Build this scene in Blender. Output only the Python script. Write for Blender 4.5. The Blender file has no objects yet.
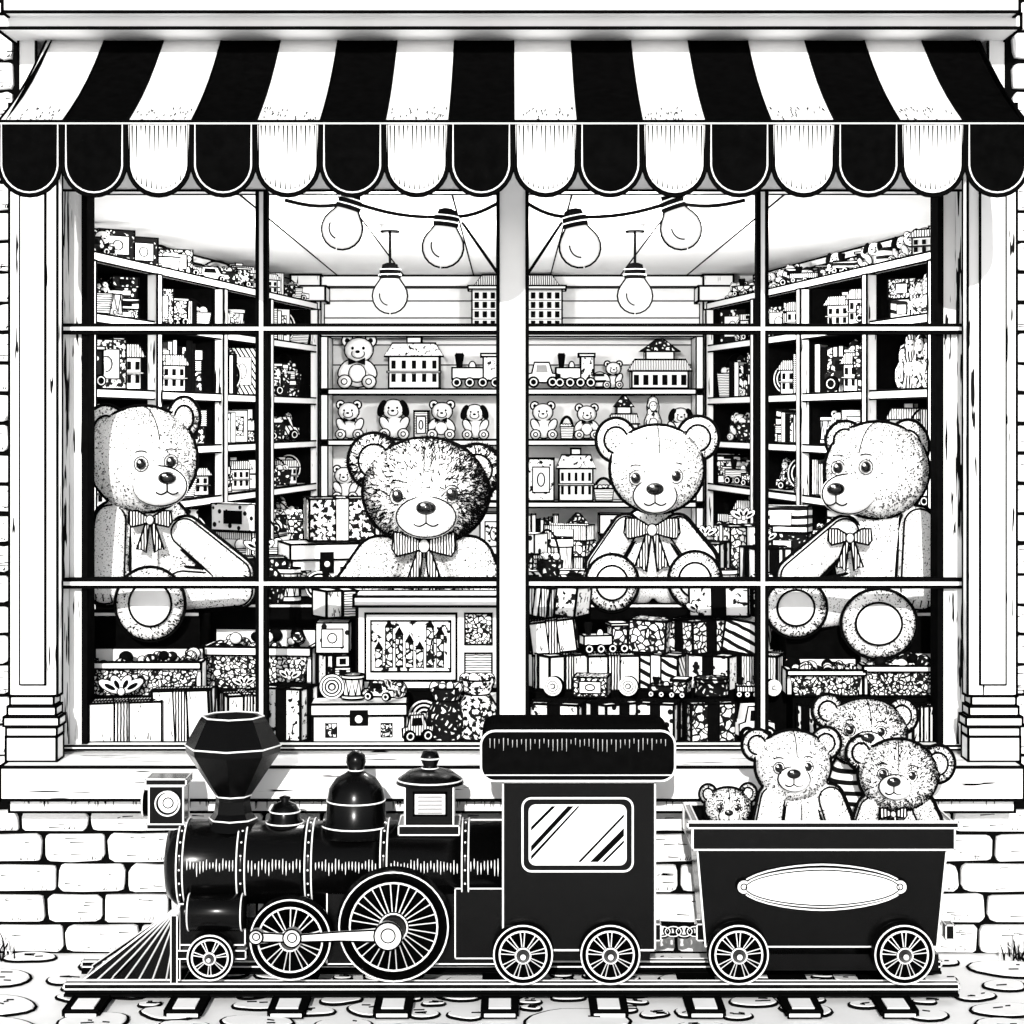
import bpy, math, random
from mathutils import Vector, Matrix
R = random.Random(7)
EYE = 1.84; D = 7.0
def K(Y): return (D+Y)/2000.0
def T(u, v, Y): return Vector(((u-512)*K(Y), Y, EYE-(v-420)*K(Y)))
def zf(v, Y=0): return EYE-(v-420)*K(Y)
def xf(u, Y=0): return (u-512)*K(Y)
pi = math.pi
# ---------------------------------------------------------------- materials
MATS = {}
def base_mat(name, rough=0.6, spec=0.3):
    m = bpy.data.materials.new(name); m.use_nodes = True
    nt = m.node_tree; p = nt.nodes['Principled BSDF']
    p.inputs['Roughness'].default_value = rough
    p.inputs['Specular IOR Level'].default_value = spec
    MATS[name] = m
    return m, nt, p
def N(nt, t, **kw):
    n = nt.nodes.new(t)
    for k, v in kw.items():
        if k in n.inputs: n.inputs[k].default_value = v
        else: setattr(n, k, v)
    return n
def plain(name, c, rough=.6, spec=.3, var=.04, scale=30, bump=0):
    m, nt, p = base_mat(name, rough, spec)
    g = N(nt, 'ShaderNodeNewGeometry')
    no = N(nt, 'ShaderNodeTexNoise'); no.inputs['Scale'].default_value = scale; no.inputs['Detail'].default_value = 3
    nt.links.new(g.outputs['Position'], no.inputs['Vector'])
    r = N(nt, 'ShaderNodeValToRGB')
    r.color_ramp.elements[0].position = .3; r.color_ramp.elements[1].position = .7
    a = max(0, c-var); r.color_ramp.elements[0].color = (a, a, a, 1); r.color_ramp.elements[1].color = (c, c, c, 1)
    nt.links.new(no.outputs['Fac'], r.inputs['Fac']); nt.links.new(r.outputs['Color'], p.inputs['Base Color'])
    if bump:
        b = N(nt, 'ShaderNodeBump'); b.inputs['Strength'].default_value = bump; b.inputs['Distance'].default_value = .004
        nt.links.new(no.outputs['Fac'], b.inputs['Height']); nt.links.new(b.outputs['Normal'], p.inputs['Normal'])
    return m
def two_tone(name, kind, scale, thr, vec=(1, 1, 1), w=.85, k=.003, rough=.7, dist=0.0, soft=.04, invert=False, rot=(0,0,0)):
    m, nt, p = base_mat(name, rough, .06)
    g = N(nt, 'ShaderNodeNewGeometry')
    mp = N(nt, 'ShaderNodeMapping'); mp.inputs['Scale'].default_value = vec; mp.inputs['Rotation'].default_value = rot
    nt.links.new(g.outputs['Position'], mp.inputs['Vector'])
    v = mp.outputs['Vector']
    if dist:
        dn = N(nt, 'ShaderNodeTexNoise'); dn.inputs['Scale'].default_value = scale*.6
        nt.links.new(v, dn.inputs['Vector'])
        ma = N(nt, 'ShaderNodeVectorMath', operation='MULTIPLY_ADD')
        nt.links.new(dn.outputs['Color'], ma.inputs[0]); ma.inputs[1].default_value = (dist,)*3
        nt.links.new(v, ma.inputs[2]); v = ma.outputs[0]
    if kind == 'noise':
        t = N(nt, 'ShaderNodeTexNoise'); t.inputs['Scale'].default_value = scale; t.inputs['Detail'].default_value = 2; out = t.outputs['Fac']
    elif kind == 'dots':
        t = N(nt, 'ShaderNodeTexVoronoi'); t.inputs['Scale'].default_value = scale; out = t.outputs['Distance']
    elif kind == 'cells':
        t = N(nt, 'ShaderNodeTexVoronoi', feature='DISTANCE_TO_EDGE'); t.inputs['Scale'].default_value = scale; out = t.outputs['Distance']
    elif kind in ('X', 'Y', 'Z', 'DIAGONAL'):
        t = N(nt, 'ShaderNodeTexWave', bands_direction=kind); t.inputs['Scale'].default_value = scale; t.inputs['Distortion'].default_value = 1.2
        t.inputs['Detail'].default_value = 1; out = t.outputs['Fac']
    nt.links.new(v, t.inputs['Vector'])
    r = N(nt, 'ShaderNodeValToRGB'); e = r.color_ramp.elements
    e[0].position = max(0, thr-soft/2); e[1].position = min(1, thr+soft/2)
    A, Bc = (w, k) if invert else (k, w)
    e[0].color = (A, A, A, 1); e[1].color = (Bc, Bc, Bc, 1)
    nt.links.new(out, r.inputs['Fac']); nt.links.new(r.outputs['Color'], p.inputs['Base Color'])
    return m
plain('white', .87, .6, .1)
plain('white_trim', .87, .5, .15, .03, 12)
plain('ink', .003, .9, .0, .001)
plain('black_cloth', .0025, .95, .0, .001)
plain('grey', .30, .6, .1)
plain('brick_face', .86, .85, .05, .08, 60, .5)
plain('ceiling', .88, .8, .1, .02)
plain('paving', .86, .9, .05, .06, 8, .3)
two_tone('stripe_x', 'X', 9, .4)
two_tone('stripe_z', 'Z', 9, .4)
two_tone('hatch', 'X', 34, .42)
two_tone('hatch_dark', 'X', 30, .62)
two_tone('hatch_z', 'Z', 34, .4)
two_tone('diag', 'DIAGONAL', 16, .35)
two_tone('dots', 'dots', 30, .33, invert=False)
two_tone('dots_dark', 'dots', 34, .30, invert=True)
two_tone('ornate', 'cells', 40, .12, dist=.03)
two_tone('ornate_fine', 'cells', 60, .15, dist=.03)
two_tone('ornate_dark', 'cells', 42, .27, dist=.03)
two_tone('scribble', 'noise', 60, .5)
two_tone('scribble_light', 'noise', 48, .41)
two_tone('fur', 'noise', 190, .37, soft=.04)
two_tone('fur_grey', 'noise', 210, .43, soft=.04)
two_tone('wood', 'noise', 9, .35, vec=(7, 7, .6), soft=.02)
two_tone('wood_y', 'noise', 9, .33, vec=(7, .5, 7), soft=.02)
two_tone('wood_h', 'noise', 9, .33, vec=(.4, 6, 7), soft=.02)
two_tone('wood_dark', 'noise', 9, .46, vec=(12, 8, .5), soft=.02)
m, nt, p = base_mat('engine_black', .22, .15); p.inputs['Base Color'].default_value = (.0012, .0012, .0012, 1)
no = N(nt, 'ShaderNodeTexNoise'); no.inputs['Scale'].default_value = 40
mr = N(nt, 'ShaderNodeMapRange'); mr.inputs['To Min'].default_value = .14; mr.inputs['To Max'].default_value = .28
nt.links.new(no.outputs['Fac'], mr.inputs['Value']); nt.links.new(mr.outputs[0], p.inputs['Roughness'])
m, nt, p = base_mat('eye_gloss', .08, .4); p.inputs['Base Color'].default_value = (.002, .002, .002, 1)
m, nt, p = base_mat('bulb_glass', .1, .5)
for n in list(nt.nodes):
    if n.type != 'OUTPUT_MATERIAL': nt.nodes.remove(n)
o = nt.nodes[0]; e = N(nt, 'ShaderNodeEmission'); e.inputs['Strength'].default_value = 1.2; e.inputs['Color'].default_value = (1, .99, .97, 1)
t = N(nt, 'ShaderNodeBsdfTransparent'); mx = N(nt, 'ShaderNodeMixShader'); mx.inputs[0].default_value = .7
nt.links.new(t.outputs[0], mx.inputs[1]); nt.links.new(e.outputs[0], mx.inputs[2]); nt.links.new(mx.outputs[0], o.inputs[0])

# ---------------------------------------------------------------- builder
LINE = .0045
class B:
    def __init__(s, M=None): s.v = []; s.f = []; s.m = []; s.sm = []; s.M = M or Matrix()
    def add(s, vs, fs, mat, smooth=False):
        o = len(s.v)
        s.v += [tuple(s.M @ Vector(p)) for p in vs]
        for f in fs:
            s.f.append([i+o for i in f]); s.m.append(mat); s.sm.append(smooth)
    def _box(s, c, h, rot, mat):
        c = Vector(c)
        vs = []
        for dx in (-1, 1):
            for dy in (-1, 1):
                for dz in (-1, 1):
                    p = Vector((dx*h[0], dy*h[1], dz*h[2]))
                    if rot: p = rot @ p
                    vs.append(c+p)
        s.add(vs, [(0, 1, 3, 2), (4, 6, 7, 5), (0, 4, 5, 1), (2, 3, 7, 6), (0, 2, 6, 4), (1, 5, 7, 3)], mat)
    def box(s, c, size, mat='white', ink=LINE, rot=None, inkmat='ink'):
        h = [a/2 for a in size]; s._box(c, h, rot, mat)
        if ink:
            c = Vector(c); r = ink*.8
            for ax in range(3):
                o1, o2 = [a for a in range(3) if a != ax]
                for a in (-1, 1):
                    for b in (-1, 1):
                        p = Vector((0, 0, 0)); p[o1] = a*h[o1]; p[o2] = b*h[o2]
                        hh = [r, r, r]; hh[ax] = h[ax]+r*(.98-.03*ax)
                        if rot: p = rot @ p
                        s._box(c+p, hh, rot, inkmat)
    def bx(s, x0, x1, y0, y1, z0, z1, mat='white', ink=LINE, inkmat='ink'):
        s.box(((x0+x1)/2, (y0+y1)/2, (z0+z1)/2), (abs(x1-x0), abs(y1-y0), abs(z1-z0)), mat, ink, None, inkmat)
    def tube(s, pts, r, mat='ink', closed=False, n=5):
        pts = [Vector(p) for p in pts]; L = len(pts)
        if L < 2: return
        vs = []; fs = []
        up = None
        for i, p in enumerate(pts):
            if closed: t = pts[(i+1) % L]-pts[i-1]
            else: t = pts[min(i+1, L-1)]-pts[max(i-1, 0)]
            if t.length < 1e-9: t = Vector((1, 0, 0))
            t.normalize()
            if up is None:
                up = Vector((0, 1, 0)) if abs(t.y) < .9 else Vector((1, 0, 0))
            a = (up-t*up.dot(t)); 
            if a.length < 1e-6: a = t.orthogonal()
            a.normalize(); up = a; b = t.cross(a)
            rr = r[i] if isinstance(r, (list, tuple)) else r
            for k in range(n):
                q = 2*pi*k/n; vs.append(p+a*(math.cos(q)*rr)+b*(math.sin(q)*rr))
        segs = L if closed else L-1
        for i in range(segs):
            j = (i+1) % L
            for k in range(n):
                fs.append((i*n+k, i*n+(k+1) % n, j*n+(k+1) % n, j*n+k))
        if not closed:
            fs.append(tuple(range(n))); fs.append(tuple((L-1)*n+k for k in range(n)))
        s.add(vs, fs, mat, True)
    def ring(s, c, rx, rz, r=LINE, mat='ink', n=28, a0=0, a1=2*pi, plane='xz'):
        c = Vector(c); pts = []
        full = abs(a1-a0-2*pi) < 1e-6
        for i in range(n if full else n+1):
            q = a0+(a1-a0)*i/n
            if plane == 'xz': pts.append(c+Vector((rx*math.cos(q), 0, rz*math.sin(q))))
            elif plane == 'xy': pts.append(c+Vector((rx*math.cos(q), rz*math.sin(q), 0)))
            else: pts.append(c+Vector((0, rx*math.cos(q), rz*math.sin(q))))
        s.tube(pts, r, mat, full)
    def ell(s, c, r, mat='white', ring=LINE, seg=20, rot=None):
        c = Vector(c); nu, nv = seg, max(6, seg//2); vs = []; fs = []
        for j in range(1, nv):
            th = pi*j/nv
            for i in range(nu):
                q = 2*pi*i/nu
                p = Vector((r[0]*math.sin(th)*math.cos(q), r[1]*math.sin(th)*math.sin(q), r[2]*math.cos(th)))
                if rot: p = rot @ p
                vs.append(c+p)
        t = Vector((0, 0, r[2])); 
        if rot: t = rot @ t
        vs.append(c+t); vs.append(c-t); a = len(vs)-2
        for i in range(nu):
            k = (i+1) % nu
            fs.append((a, i, k)); o = (nv-2)*nu; fs.append((a+1, o+k, o+i))
            for j in range(nv-2):
                fs.append((j*nu+i, (j+1)*nu+i, (j+1)*nu+k, j*nu+k))
        s.add(vs, fs, mat, True)
        if ring:
            pts = []
            for i in range(24):
                q = 2*pi*i/24; p = Vector((r[0]*math.cos(q), 0, r[2]*math.sin(q)))
                if rot: p = rot @ p
                pts.append(c+p)
            s.tube(pts, ring, 'ink', True)
    def lathe(s, c, prof, mat='white', seg=28, axis='z', rings=(), sil=0, rmat='ink', lr=LINE, smooth=True):
        c = Vector(c); vs = []; fs = []; n = len(prof)
        def pt(r, h, q):
            if axis == 'z': return c+Vector((r*math.cos(q), r*math.sin(q), h))
            if axis == 'y': return c+Vector((r*math.cos(q), h, r*math.sin(q)))
            return c+Vector((h, r*math.cos(q), r*math.sin(q)))
        for (r, h) in prof:
            for i in range(seg): vs.append(pt(max(r, 1e-5), h, 2*pi*i/seg))
        for j in range(n-1):
            for i in range(seg):
                k = (i+1) % seg; fs.append((j*seg+i, j*seg+k, (j+1)*seg+k, (j+1)*seg+i))
        fs.append(tuple(range(seg))); fs.append(tuple((n-1)*seg+i for i in range(seg)))
        s.add(vs, fs, mat, smooth)
        for j in rings:
            r, h = prof[j]; s.tube([pt(r, h, 2*pi*i/seg) for i in range(seg)], lr, rmat, True)
        if sil:
            for sg in (0, pi):
                s.tube([pt(r, h, sg) for r, h in prof], sil, rmat)
    def prism(s, poly, y0, y1, mat='white', ink=LINE, inkmat='ink'):
        n = len(poly)
        vs = [(x, y0, z) for x, z in poly]+[(x, y1, z) for x, z in poly]
        fs = [tuple(range(n)), tuple(range(2*n-1, n-1, -1))]+[(i, (i+1) % n, n+(i+1) % n, n+i) for i in range(n)]
        s.add(vs, fs, mat)
        if ink:
            s.tube([(x, y0, z) for x, z in poly], ink, inkmat, True)
    def obj(s, name, parent=None):
        if not s.v: return None
        lo = [min(v[i] for v in s.v) for i in range(3)]; hi = [max(v[i] for v in s.v) for i in range(3)]
        c = Vector([(a+b)/2 for a, b in zip(lo, hi)]); c.z = lo[2]
        me = bpy.data.meshes.new(name)
        me.from_pydata([tuple(Vector(v)-c) for v in s.v], [], s.f)
        names = sorted(set(s.m)); ix = {n: i for i, n in enumerate(names)}
        for n in names: me.materials.append(MATS[n])
        me.polygons.foreach_set('material_index', [ix[n] for n in s.m])
        me.polygons.foreach_set('use_smooth', s.sm)
        me.update()
        o = bpy.data.objects.new(name, me); bpy.context.scene.collection.objects.link(o)
        o.location = c
        if parent: o.parent = parent
        return o
def empty(name):
    o = bpy.data.objects.new(name, None); bpy.context.scene.collection.objects.link(o); return o

# ================================================================ GROUND
b = B(); b.add([(-60, -60, 0), (60, -60, 0), (60, 60, 0), (-60, 60, 0)], [(0, 1, 2, 3)], 'paving'); b.obj('ground')
rr = random.Random(31)
b = B(); placed = []
def stone(x, y, rx, ry):
    n = 20; ph = rr.uniform(0, 6); a = rr.uniform(.06, .16); pts = []
    for i in range(n):
        q = 2*pi*i/n; f = 1+a*math.sin(2*q+ph)+.06*math.sin(3*q+ph*2)+rr.uniform(-.02, .02)
        pts.append((x+rx*f*math.cos(q), y+ry*f*math.sin(q)))
    vs = [(px, py, .001) for px, py in pts]+[(x+(px-x)*.93, y+(py-y)*.93, .011) for px, py in pts]
    b.add(vs, [tuple(range(n, 2*n))]+[(i, (i+1) % n, n+(i+1) % n, n+i) for i in range(n)], 'paving')
    b.tube([(px, py, .004) for px, py in pts], .0055, 'ink', True)
    for _ in range(rr.randint(1, 4)):
        lx = x+rr.uniform(-.5, .4)*rx; ly = y+rr.uniform(-.5, .5)*ry
        b.tube([(lx, ly, .0125), (lx+rr.uniform(.01, .04), ly+rr.uniform(-.01, .01), .0125)], .0024, 'ink', n=4)
tries = 0
while len(placed) < 330 and tries < 14000:
    tries += 1
    x = rr.uniform(-3.4, 3.4); y = rr.uniform(-2.2, -.16)
    big = abs(x) > 1.5 or y < -.85
    rx = rr.uniform(.07, .15) if big else rr.uniform(.03, .095); ry = rx*rr.uniform(.6, .9)
    if any(((x-px)/(rx+prx+.02))**2+((y-py)/(ry+pry+.02))**2 < 1 for px, py, prx, pry in placed): continue
    placed.append((x, y, rx, ry)); stone(x, y, rx, ry)
b.obj('cobblestones')
# ================================================================ BUILDING
shop = empty('toy_shop_building')
WL, WR = xf(14, -.12), xf(1011, -.12)
OL, OR_ = xf(58), xf(967)
ZS = zf(752)
ZT = 2.72
FW = -.10
b = B()
b.bx(-7, OL, FW, .14, 0, 3.9, 'ink', 0); b.bx(OR_, 7, FW, .14, 0, 3.9, 'ink', 0)
b.bx(OL, OR_, FW, .14, 0, ZS-.06, 'ink', 0); b.bx(OL, OR_, FW, .14, ZT, 3.9, 'ink', 0)
b.obj('wall_core', shop)
b = B()
def bricks(x0, x1, z0, z1, rowh=.104, bl=.275, seed=1, yoff=FW):
    rr = random.Random(seed); z = z0+.008; row = 0
    while z < z1-.03:
        h = min(rowh, z1-z)-.010
        x = x0+(-(bl*.5) if row % 2 else 0)
        while x < x1:
            L = bl*rr.uniform(.7, 1.15); a = max(x, x0); e = min(x+L, x1)
            if e-a > .05:
                w = (e-a)-.012; hh = h*rr.uniform(.92, 1); cx = (a+e)/2; cz = z+h/2
                poly = []; c = min(.022, w*.3, hh*.35)
                for (sx, sz, q0) in ((1, 1, 0), (-1, 1, pi/2), (-1, -1, pi), (1, -1, 1.5*pi)):
                    cc = c*rr.uniform(.5, 1.3)
                    for i in range(3):
                        q = q0+i*pi/4
                        poly.append((sx*(w/2-cc)+cc*math.cos(q)+rr.uniform(-.003, .003), sz*(hh/2-cc)+cc*math.sin(q)+rr.uniform(-.003, .003)))
                    if sz*sx > 0: poly.append((rr.uniform(-.2, .2)*w, sz*hh/2+rr.uniform(-.003, .001)))
                dp = rr.uniform(.016, .026)
                vs = [(cx+px, yoff+.019, cz+pz) for px, pz in poly]+[(cx+px, yoff-dp+.005, cz+pz) for px, pz in poly]+[(cx+px*.985, yoff-dp, cz+pz*.95) for px, pz in poly]
                n = len(poly); fs = [tuple(range(2*n, 3*n))]
                for k in (0, n):
                    fs += [(k+i, k+(i+1) % n, k+n+(i+1) % n, k+n+i) for i in range(n)]
                b.add(vs, fs, 'brick_face')
                for _ in range(rr.randint(2, 6)):
                    lx = cx+rr.uniform(-.42, .3)*w; lz = cz+rr.choice((-1, 1))*rr.uniform(.1, .4)*hh; ll = rr.uniform(.008, .05)
                    b.tube([(lx, yoff-dp, lz), (lx+ll, yoff-dp, lz+rr.uniform(-.003, .003))], [.0020, .0010], 'ink', n=4)
                for _ in range(rr.randint(2, 6)):
                    lx = cx+w*rr.uniform(.1, .46); lz = cz-hh*.44
                    b.tube([(lx, yoff-dp, lz), (lx+.004, yoff-dp, lz+rr.uniform(.006, .018))], [.0018, .0007], 'ink', n=4)
            x += L
        z += rowh; row += 1
bricks(-3.2, 3.2, 0, ZS-.17, seed=3)
bricks(-3.2, WL, ZS-.1, 3.4, seed=5)
bricks(WR, 3.2, ZS-.1, 3.4, seed=6)
b.obj('brickwork', shop)
b = B()
b.bx(xf(0, -.3), xf(1024, -.3), -.30, .02, zf(800, -.3), ZS-.001, 'wood_h', .006)
b.bx(xf(10, -.24), xf(1014, -.24), -.25, -.11, zf(812, -.25), zf(800, -.3)-.003, 'white_trim', .005)
rr = random.Random(77)
for i in range(170):
    x = rr.uniform(-1.66, 1.66); b.tube([(x, -.252, zf(800, -.3)-.01), (x, -.252, zf(800, -.3)-.01-rr.uniform(.008, .03))], [.002, .0006], 'ink', n=4)
b.bx(OL, OR_, .0, .16, ZS-.03, ZS+.012, 'wood_h', .005)
b.obj('window_sill', shop)
for (a, c) in ((10, 58), (967, 1016)):
    b = B()
    x0, x1 = xf(a, -.16), xf(c, -.16)
    b.bx(x0, x1, -.17, -.10, ZS+.22, ZT+.2, 'wood', .005)
    inset = (x1-x0)*.24
    b.bx(x0+inset, x1-inset, -.185, -.169, ZS+.26, ZT+.1, 'white_trim', .0032)
    b.bx(x0-.004, x1+.004, -.20, -.1, ZS+.001, ZS+.085, 'white_trim', .005)
    cx = (x0+x1)/2; hw = (x1-x0)/2
    for i, (dz, ew) in enumerate(((.1, .012), (.135, .02), (.17, .008), (.205, .0))):
        b.bx(cx-hw-ew+.008, cx+hw+ew-.008, -.19-ew*.5, -.1, ZS+dz-.014, ZS+dz+.016, 'white_trim', .0045)
    b.obj('pilaster', shop)
b = B()
zt = ZT
for sx, x0, x1 in ((-1, OL, xf(84)), (1, xf(941), OR_)):
    b.bx(x0, x1, .02, .12, ZS+.012, zt, 'wood', .005)
    e = x0 if sx < 0 else x1
    b.bx(e-.016, e+.016, -.07, .018, ZS+.01, zt, 'white_trim', .006)
    i_ = x1 if sx < 0 else x0
    b.bx(i_-.010, i_+.010, .005, .13, ZS+.013, zt-.002, 'ink', 0)
    e2 = x0+.026 if sx < 0 else x1-.026
    b.bx(e2-.01, e2+.01, .008, .03, ZS+.013, zt-.002, 'wood_dark', 0)
mz = [zf(329), zf(583)]
def bar_v(x, w, y0=-.02):
    b.bx(x-w/2, x+w/2, y0, y0+.06, ZS+.012, zt, 'ink', 0)
    b.bx(x-w/2+w*.34, x+w/2-w*.34, y0-.006, y0+.01, ZS+.014, zt-.002, 'white_trim', 0)
bar_v(xf(262), .042); bar_v(xf(762), .042)
b.bx(xf(498), xf(527), -.045, .06, ZS+.012, zt, 'white_trim', .008)
for z in mz:
    for x0, x1 in ((OL+.01, xf(497.5)), (xf(527.5), OR_-.01)):
        b.bx(x0, x1, -.014, .045, z-.019, z+.019, 'ink', 0)
        b.bx(x0, x1, -.030, -.012, z-.006, z+.006, 'white_trim', 0)
b.bx(OL, OR_, -.03, .08, zt-.08, zt, 'white_trim', .005)
b.bx(OL, OR_, -.03, .05, ZS+.013, ZS+.026, 'white_trim', .0045)
b.obj('window_frame', shop)
b = B()
b.bx(xf(-4, -.42), xf(1021, -.42), -.42, FW, zf(28, -.42), zf(14, -.42), 'white_trim', .006)
b.bx(xf(4, -.48), xf(1018, -.48), -.50, FW, zf(13, -.48), zf(-8, -.48), 'white_trim', .006)
b.bx(xf(4, -.48)-.05, xf(1018, -.48)+.05, -.56, FW, zf(-9, -.48), zf(-25, -.48), 'white_trim', .006)
for u in (20, 1004):
    b.bx(xf(u-9, -.3), xf(u+9, -.3), -.2, FW, zf(110, -.3), zf(28, -.3), 'white_trim', .005)
b.obj('cornice', shop)
BY = 4.5; ZC = 2.67; HB = xf(700, BY)
b = B()
def quad(p, mat): b.add(p, [(0, 1, 2, 3)], mat)
quad([(-2.1, .14, ZC), (2.1, .14, ZC), (2.1, BY+.1, ZC), (-2.1, BY+.1, ZC)], 'ceiling')
quad([(-2.1, .14, .3), (2.1, .14, .3), (2.1, BY+.1, .3), (-2.1, BY+.1, .3)], 'wood_y')
quad([(-2.1, BY, .3), (2.1, BY, .3), (2.1, BY, ZC), (-2.1, BY, ZC)], 'white')
for sx in (-1, 1):
    quad([(sx*2.09, .1, .3), (sx*2.09, BY+.1, .3), (sx*2.09, BY+.1, ZC+.1), (sx*2.09, .1, ZC+.1)], 'white')
quad([(-7, .1, 3.9), (7, .1, 3.9), (7, 6, 3.9), (-7, 6, 3.9)], 'white')
for x in (-1.0, -.62, -.22, .22, .62, 1.0):
    b.bx(x-.003, x+.003, .2, BY, ZC-.004, ZC+.002, 'ink', 0)
for v in (288, 301, 318, 345, 365):
    z = zf(v, BY); b.bx(-1.2, 1.2, BY-.006, BY+.001, z-.0035, z+.0035, 'ink', 0)
b.bx(-1.2, 1.2, BY-.09, BY-.001, ZC-.07, ZC-.007, 'white_trim', .006)
for sx in (-1, 1):
    b.bx(sx*HB, sx*(HB+.17), BY-.2, BY-.002, .31, ZC-.01, 'wood', .007)
    b.bx(sx*(HB-.03), sx*(HB+.18), BY-.24, BY-.0, ZC-.16, ZC-.075, 'white_trim', .007)
b.obj('shop_interior', shop)

# ================================================================ AWNING
b = B()
YT, YB = -.12, -.84
zt_, zb_ = zf(28, YT), zf(122, YB)
n = 16; pw = (xf(1029, YB)-xf(-2, YB))/n; X0 = xf(-2, YB)
for i in range(n):
    xa, xb = X0+i*pw, X0+(i+1)*pw
    top = 'white' if i % 2 == 0 else 'ink'
    sc = 'ink' if i == 0 else top
    rows = 6; vs = []; fs = []
    for j in range(rows+1):
        t = j/rows; y = YT+(YB-YT)*t; z = zt_+(zb_-zt_)*t-.03*math.sin(pi*t)
        for k in range(4):
            x = xa+(xb-xa)*k/3
            vs.append((x, y, z))
    for j in range(rows):
        for k in range(3): fs.append((j*4+k, j*4+k+1, (j+1)*4+k+1, (j+1)*4+k))
    b.add(vs, fs, top if top == 'white' else 'black_cloth', True)
    pts = [(xa, YT+(YB-YT)*j/rows-.001, zt_+(zb_-zt_)*j/rows-.03*math.sin(pi*j/rows)+.001) for j in range(rows+1)]
    b.tube(pts, .004, 'ink')
    cx = (xa+xb)/2; hw = (xb-xa)/2-.003; zd = zf(196, YB); zmid = zd+hw*1.02
    poly = [(cx-hw, zb_), (cx+hw, zb_)]+[(cx+hw*math.cos(q), zmid-(zmid-zd)*math.sin(q)) for q in [pi*k/14 for k in range(15)]]
    b.prism(poly, YB-.006, YB+.004, sc if sc == 'white' else 'black_cloth', .0065)
    f = .93 if sc == 'white' else .90
    pin = [(cx+(x-cx)*f, zmid+(z-zmid)*f if z < zmid else z-.006) for x, z in poly]
    b.tube([(x, YB-.0085, z) for x, z in pin], .0020 if sc == 'white' else .0030, 'ink' if sc == 'white' else 'white', True, n=4)
    rr = random.Random(i)
    if sc == 'white':
        for k in range(13):
            x = cx-hw*.85+hw*1.7*k/12
            b.tube([(x, YB-.0075, zb_-.012), (x, YB-.0075, zb_-.025-rr.uniform(.01, .09))], [.0026, .0008], 'ink', n=4)
        for k in range(10):
            x = cx-hw*.7+hw*1.4*k/9; zz = zmid-(zmid-zd)*math.sqrt(max(0, 1-((x-cx)/hw)**2))+.02
            b.tube([(x, YB-.0075, zz), (x, YB-.0075, zz+rr.uniform(.01, .03))], [.002, .0006], 'ink', n=4)
    if top == 'white':
        for k in range(26):
            x = xa+(xb-xa)*rr.uniform(.06, .94); t = rr.uniform(.8, .99); y = YT+(YB-YT)*t; z = zt_+(zb_-zt_)*t-.03*math.sin(pi*t)+.001
            b.tube([(x, y, z), (x+rr.uniform(-.004, .004), y-.02, z-.011)], [.0022, .0008], 'ink', n=4)
b.tube([(X0, YB-.006, zb_), (X0+n*pw, YB-.006, zb_)], .007, 'ink')
b.tube([(X0, YB-.012, zb_-.006), (X0+n*pw, YB-.012, zb_-.006)], .003, 'white')
b.tube([(X0, YT-.005, zt_+.004), (X0+n*pw, YT-.005, zt_+.004)], .010, 'ink')
for x in (X0+.02, X0+n*pw-.02):
    b.tube([(x, FW, zb_-.02), (x, YB+.02, zb_-.01)], .010, 'ink')
    b.add([(x, YT, zt_), (x, YB, zb_), (x, FW, zb_)], [(0, 1, 2)], 'black_cloth')
b.obj('striped_awning')

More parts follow.
